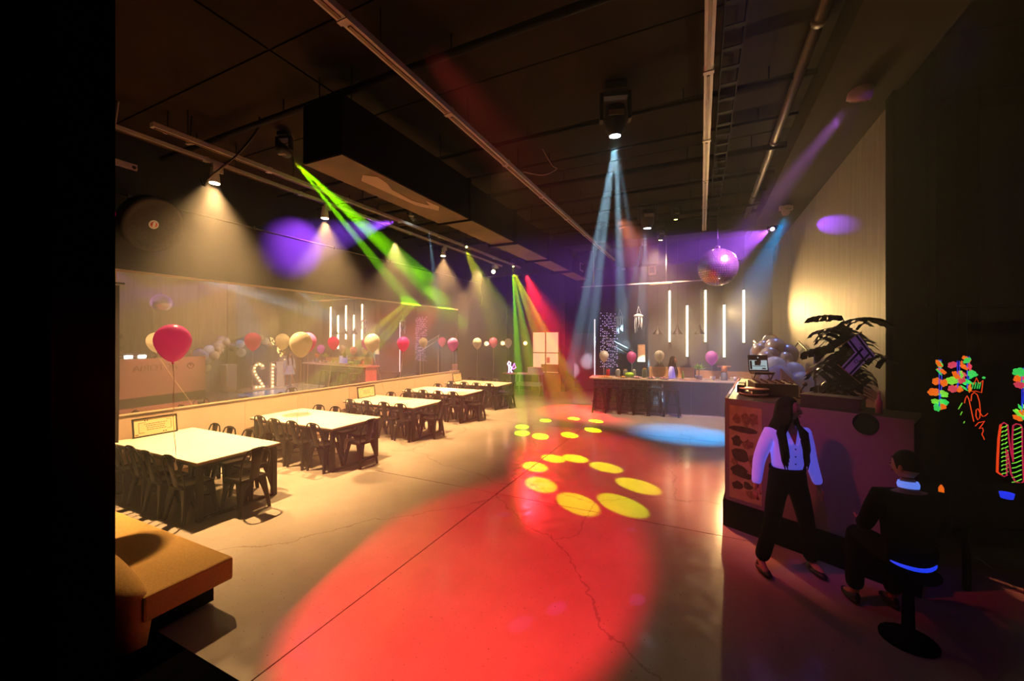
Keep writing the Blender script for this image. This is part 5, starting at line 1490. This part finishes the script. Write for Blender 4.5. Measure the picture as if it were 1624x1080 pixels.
def person(label, loc, rz, H=1.65, pose='stand', top='blouse', legs='black_cloth', hair='long', headyaw=0, sleeves=True, fingers=True, skirt=None, female=True, elbow=None, stance=0):
    k = H / 1.65
    t = thing('person', label, 'person', loc, rz)
    t.scale = (k, k, k)
    sw = .165 if female else .19
    if pose == 'sit':
        zp = .66
    else:
        zp = .90
    dz = zp - .90
    V = [(0, 0, zp), (0, 0, 1.03 + dz), (0, .005, 1.17 + dz), (0, 0, 1.31 + dz), (0, -.005, 1.39 + dz), (0, .008, 1.47 + dz), (0, .01, 1.50 + dz)]
    Rr = [(.15, .11), (.115, .085), (.135, .095), (.12, .085), (.055, .05), (.047, .045), (.045, .045)]
    E = [(i, i + 1) for i in range(6)]
    legR = {}; armR = {}
    TV = list(V[:5]); 
    arms = []; lgs = []
    for sx in (-1, 1):
        sh = (sx * sw, -.005, 1.345 + dz)
        if pose == 'sit':
            el = (sx * (sw + .06), .06, 1.08 + dz); wr = (sx * .16, .28, 1.02 + dz)
            hip = (sx * .09, .02, zp - .02); kn = (sx * .13, .44, zp - .02); an = (sx * .14, .42, .09); toe = (sx * .15, .55, .035)
        else:
            if elbow:
                el = (sx * (sw + elbow[0]), elbow[1], 1.08); wr = (sx * (sw + elbow[2]), elbow[3], elbow[4])
            else:
                el = (sx * (sw + .055), -.03, 1.08); wr = (sx * (sw + .07), .03, .85)
            hip = (sx * .09, 0, .87); kn = (sx * (.115 + stance * .5), .03, .48); an = (sx * (.14 + stance), -.02, .09); toe = (sx * (.16 + stance), .12, .035)
        arms.append((sh, el, wr)); lgs.append((hip, kn, an, toe))
    for (sh, el, wr) in arms:
        b0 = len(V)
        V += [sh, el, wr]
        Rr += [.05, .038, .026]
        E += [(3, b0), (b0, b0 + 1), (b0 + 1, b0 + 2)]
        d = (Vector(wr) - Vector(el)).normalized()
        palm = Vector(wr) + d * .05
        V.append(tuple(palm)); Rr.append((.034, .018)); E.append((b0 + 2, b0 + 3))
        tip0 = palm + d * .035
        side = d.cross(Vector((1, 0, 0)))
        if side.length < .1: side = d.cross(Vector((0, 1, 0)))
        side.normalize()
    for (hip, kn, an, toe) in lgs:
        b0 = len(V)
        V += [hip, kn, an, toe]
        Rr += [.085, .052, .036, .03]
        E += [(0, b0), (b0, b0 + 1), (b0 + 1, b0 + 2), (b0 + 2, b0 + 3)]
    hc = Vector((0, .02, 1.575 + dz))
    hm, HT = head_mb(hc, headyaw)
    if fingers:
        for (sh, el, wr) in arms:
            d = (Vector(wr) - Vector(el)).normalized()
            palm = Vector(wr) + d * .055
            acr = Vector((0, 1, 0)); acr = (acr - d * acr.dot(d)).normalized()
            inn = d.cross(acr).normalized()
            if inn.x * wr[0] > 0: inn = -inn
            for q, (off, L) in enumerate(((-.027, .055), (-.009, .066), (.009, .07), (.027, .062))):
                s0_ = palm + acr * off + d * .015
                m1_ = s0_ + d * L * .5 + inn * .005
                m2_ = m1_ + d * L * .45 + inn * .022
                hm.tube([s0_, m1_, m2_], [.0085, .008, .006], 6)
            th = palm + acr * .03 - d * .025
            hm.tube([th, th + acr * .022 + d * .02 + inn * .01, th + acr * .026 + d * .048 + inn * .02], [.010, .009, .007], 6)
    skin('body', V, E, Rr, M['skin'], t, 2, hm)
    # top garment
    if top:
        GV = [(0, 0, zp + .06), (0, 0, 1.06 + dz), (0, .005, 1.18 + dz), (0, 0, 1.31 + dz), (0, -.005, 1.375 + dz)]
        GR = [(.150, .115), (.148, .108), (.165, .115), (.145, .10), (.07, .065)]
        GE = [(0, 1), (1, 2), (2, 3), (3, 4)]
        if not female:
            GV[0] = (0, 0, zp + .02); GR = [(.185, .13), (.175, .125), (.195, .13), (.17, .11), (.075, .07)]
        for (sh, el, wr) in arms:
            b0 = len(GV)
            w2 = Vector(el) + (Vector(wr) - Vector(el)) * (1.0 if sleeves else .35)
            GV += [sh, el, tuple(w2)]
            GR += [.072, .058, .044]
            GE += [(3, b0), (b0, b0 + 1), (b0 + 1, b0 + 2)]
        g = skin('shirt' if top != 'black_cloth' else 'jacket', GV, GE, GR, M[top], t, 2)
    if legs:
        LV_ = [(0, 0, zp + .17)]; LR = [(.15, .112)]; LE = []
        LV_.append((0, 0, zp - .01)); LR.append((.16, .125)); LE.append((0, 1))
        for (hip, kn, an, toe) in lgs:
            b0 = len(LV_)
            LV_ += [hip, kn, (an[0], an[1], an[2] + (.02 if pose == 'sit' else .0))]
            LR += [.10, .072, .07]
            LE += [(1, b0), (b0, b0 + 1), (b0 + 1, b0 + 2)]
        skin('trousers', LV_, LE, LR, M[legs], t, 2)
    if skirt:
        MB().lathe([(.12, 1.02), (.15, .95), (.24, .62), (.25, .58), (.235, .585)], 24).obj('skirt', M[skirt], t)
    for (hip, kn, an, toe) in lgs:
        s_ = MB()
        a = Vector(an); b = Vector(toe)
        s_.ball((a + (b - a) * .45 + Vector((0, 0, -a.z * .0)) - Vector((0, 0, (a.z + (b.z - a.z) * .45) - .035)))[:], (.045, .125, .034), 12)
        s_.ball((a.x, a.y, .06), (.04, .05, .045), 10)
        s_.obj('shoe', M['shoe'] if female is True and not skirt else M['white'] if skirt else M['shoe'], t)
    # face
    for sx in (-1, 1):
        MB().ball((sx * .03, .081, .002), (.011, .008, .006), 8, HT).obj('eye', M['eye'], t)
        MB().bbox(sx * .032 - .011, sx * .032 + .011, .078, .084, .021, .0235, HT).obj('eyebrow', M['hair'], t)
    MB().ball((0, .088, -.058), (.022, .007, .007), 8, HT).obj('mouth', M['lip'], t)
    # hair
    hb = MB()
    if hair == 'long':
        vs = []; fs = []
        nu, nv = 20, 9
        for i in range(nv + 1):
            ph = PI * .62 * i / nv
            for q in range(nu):
                a = 2 * PI * q / nu
                x = .088 * math.sin(ph) * math.cos(a); y = .103 * math.sin(ph) * math.sin(a) - .012; z = .128 * math.cos(ph) + .004
                if y > .045 and z < .07: y = .045 + (y - .045) * .2
                vs.append((x, y, z))
        for i in range(nv):
            for q in range(nu):
                fs.append((i * nu + q, (i + 1) * nu + q, (i + 1) * nu + (q + 1) % nu, i * nu + (q + 1) % nu))
        hb.add(vs, fs, True, HT)
        for q in range(30):
            a = PI * .93 + (q / 29) * PI * 1.14       # around the back from ear to ear
            x = .08 * math.cos(a); y = .092 * math.sin(a) - .012
            L = random.uniform(.28, .36)
            p0 = HT @ Vector((x * .9, y * .9, .04)); p1 = HT @ Vector((x * 1.08, y * 1.05, -.09))
            zc = p0.z
            out = Vector((p1.x - hc.x, p1.y - hc.y, 0))
            p2 = Vector((hc.x + out.x * 1.35, hc.y + out.y * 1.2 - .01, zc - .22)); p3 = Vector((hc.x + out.x * 1.45, hc.y + out.y * 1.25 - .015, zc - L))
            hb.tube([p0, p1, p2, p3], [.016, .021, .018, .004], 6)
        for sx in (-1, 1):                             # locks over the chest
            for q in range(9):
                x = sx * (.07 + .006 * q); L = .36 + .035 * (q % 4)
                p0 = HT @ Vector((sx * .068, .03 - .008 * q, .05)); p1 = HT @ Vector((sx * .084, .035 - .008 * q, -.08))
                p2 = Vector((hc.x + x * 1.1, hc.y + .055, 1.36 + dz)); p3 = Vector((hc.x + x * .95 + sx * .01, hc.y + .105, 1.575 + dz - L))
                p4 = Vector((hc.x + x * .9, hc.y + .115, 1.575 + dz - L - .08))
                hb.tube([p0, p1, p2, p3, p4], [.014, .02, .018, .013, .003], 6)
    else:
        vs = []; fs = []
        nu, nv = 20, 8
        for i in range(nv + 1):
            ph = PI * .55 * i / nv
            for q in range(nu):
                a = 2 * PI * q / nu
                x = .080 * math.sin(ph) * math.cos(a); y = .100 * math.sin(ph) * math.sin(a) - .008; z = .125 * math.cos(ph)
                if y > .03: z = max(z, .055)
                vs.append((x, y, z))
        for i in range(nv):
            for q in range(nu):
                fs.append((i * nu + q, (i + 1) * nu + q, (i + 1) * nu + (q + 1) % nu, i * nu + (q + 1) % nu))
        hb.add(vs, fs, True, HT)
    hb.obj('hair', M['hair'], t)
    return t

# woman standing before the booth
pw = person('woman in a white blouse and black trousers, long dark hair, looking aside by the booth', (.76, 4.66, 0), PI + YAW * .9, 1.66, 'stand', 'blouse', 'black_cloth', 'long', headyaw=.75, elbow=(.08, -.04, .13, .0, .84), stance=.10)
cl = MB()
for sx in (-1, 1):
    cl.add([(sx * .065, .02, 1.42), (sx * .008, .105, 1.28), (sx * .03, .112, 1.25), (sx * .075, .09, 1.33), (sx * .08, .02, 1.405)], [(0, 1, 2, 3, 4)], True)
cl.obj('collar', M['blouse'], pw)
vn = MB().add([(-.05, .075, 1.40), (.05, .075, 1.40), (0, .118, 1.25)], [(0, 1, 2)]).obj('neckline', M['skin'], pw)
for z in (1.22, 1.15, 1.08):
    MB().ball((.0, .122, z), .007, 8).obj('button', M['black_cloth'], pw)
MB().lathe([(.158, .985), (.162, 1.0), (.158, 1.025), (.150, 1.0)], 28, Matrix.Diagonal((1, .78, 1, 1))).obj('belt', M['black_cloth'], pw)
# man seated on a stool, back to the viewer
pm_ = person('person in a dark jacket with a bright collar, sitting with back turned', (1.41, 3.99, 0), YAW - .25, 1.62, 'sit', 'black_cloth', 'black_cloth', 'short', headyaw=.55, female=False)
MB().lathe([(.062, 1.035), (.066, 1.06), (.058, 1.085), (.052, 1.07), (.055, 1.04)], 24, Matrix.Translation((0, 0, 1.20)) @ Matrix.Rotation(-.12, 4, 'X') @ Matrix.Translation((0, 0, -1.06))).obj('shirt_collar', M['collar'], pm_)
hm_ = []
MB().tube([(.15 * math.cos(a), -.128 + .05 * (1 - abs(math.sin(a))) * 0 + .02 * (math.cos(a) ** 2) * 4, .63 - .02 * math.sin(-a)) for a in [PI + .25 + q * (PI - .5) / 10 for q in range(11)]], [.004, .008, .011, .013, .014, .014, .014, .013, .011, .008, .004], 6).obj('shirt_hem', M['hem'], pm_)
t = thing('round_stool', 'black padded stool under the seated person', 'stool', (1.41, 3.99, 0))
MB().lathe([(.001, .51), (.17, .51), (.18, .525), (.18, .54), (.165, .55), (.001, .55)], 24).obj('seat', M['pitch'], t)
MB().lathe([(.17, 0), (.17, .02), (.04, .04), (.03, .51)], 18).obj('pedestal', M['pitch'], t)
# bartender
person('woman with long dark hair and a white shirt, standing behind the bar', (-.80, 13.38, 0), -PI / 2 - .15, 1.66, 'stand', 'blouse', 'black_cloth', 'long', fingers=True)
# two guests reflected in the mirror
person('person in a pale blue skirt standing near the marquee numbers', (1.3, 12.2, 0), PI / 2 + .3, 1.5, 'stand', 'blue_cloth', None, 'long', skirt='blue_cloth')
person('person in grey clothes standing beside the one in the blue skirt', (1.62, 12.1, 0), PI / 2 - .2, 1.62, 'stand', 'grey_cloth', 'blue_cloth', 'short', female=False)

# ------------------------------------------------------------------ haze in the hall
hz = MB().bbox(-7.93, 1.98, 1.62, 17.5, 0.002, 5.37)
m = bpy.data.materials.new('stage_haze')
m.use_nodes = True
nt = m.node_tree
nt.nodes.remove(nt.nodes['Principled BSDF'])
v = nt.nodes.new('ShaderNodeVolumeScatter')
v.inputs['Density'].default_value = HAZE
v.inputs['Color'].default_value = (1, 1, 1, 1)
v.inputs['Anisotropy'].default_value = 0.12
nt.links.new(v.outputs[0], nt.nodes['Material Output'].inputs['Volume'])
o = hz.obj('haze', m)
o['kind'] = 'stuff'; o['label'] = 'thin stage haze filling the whole hall'; o['category'] = 'haze'
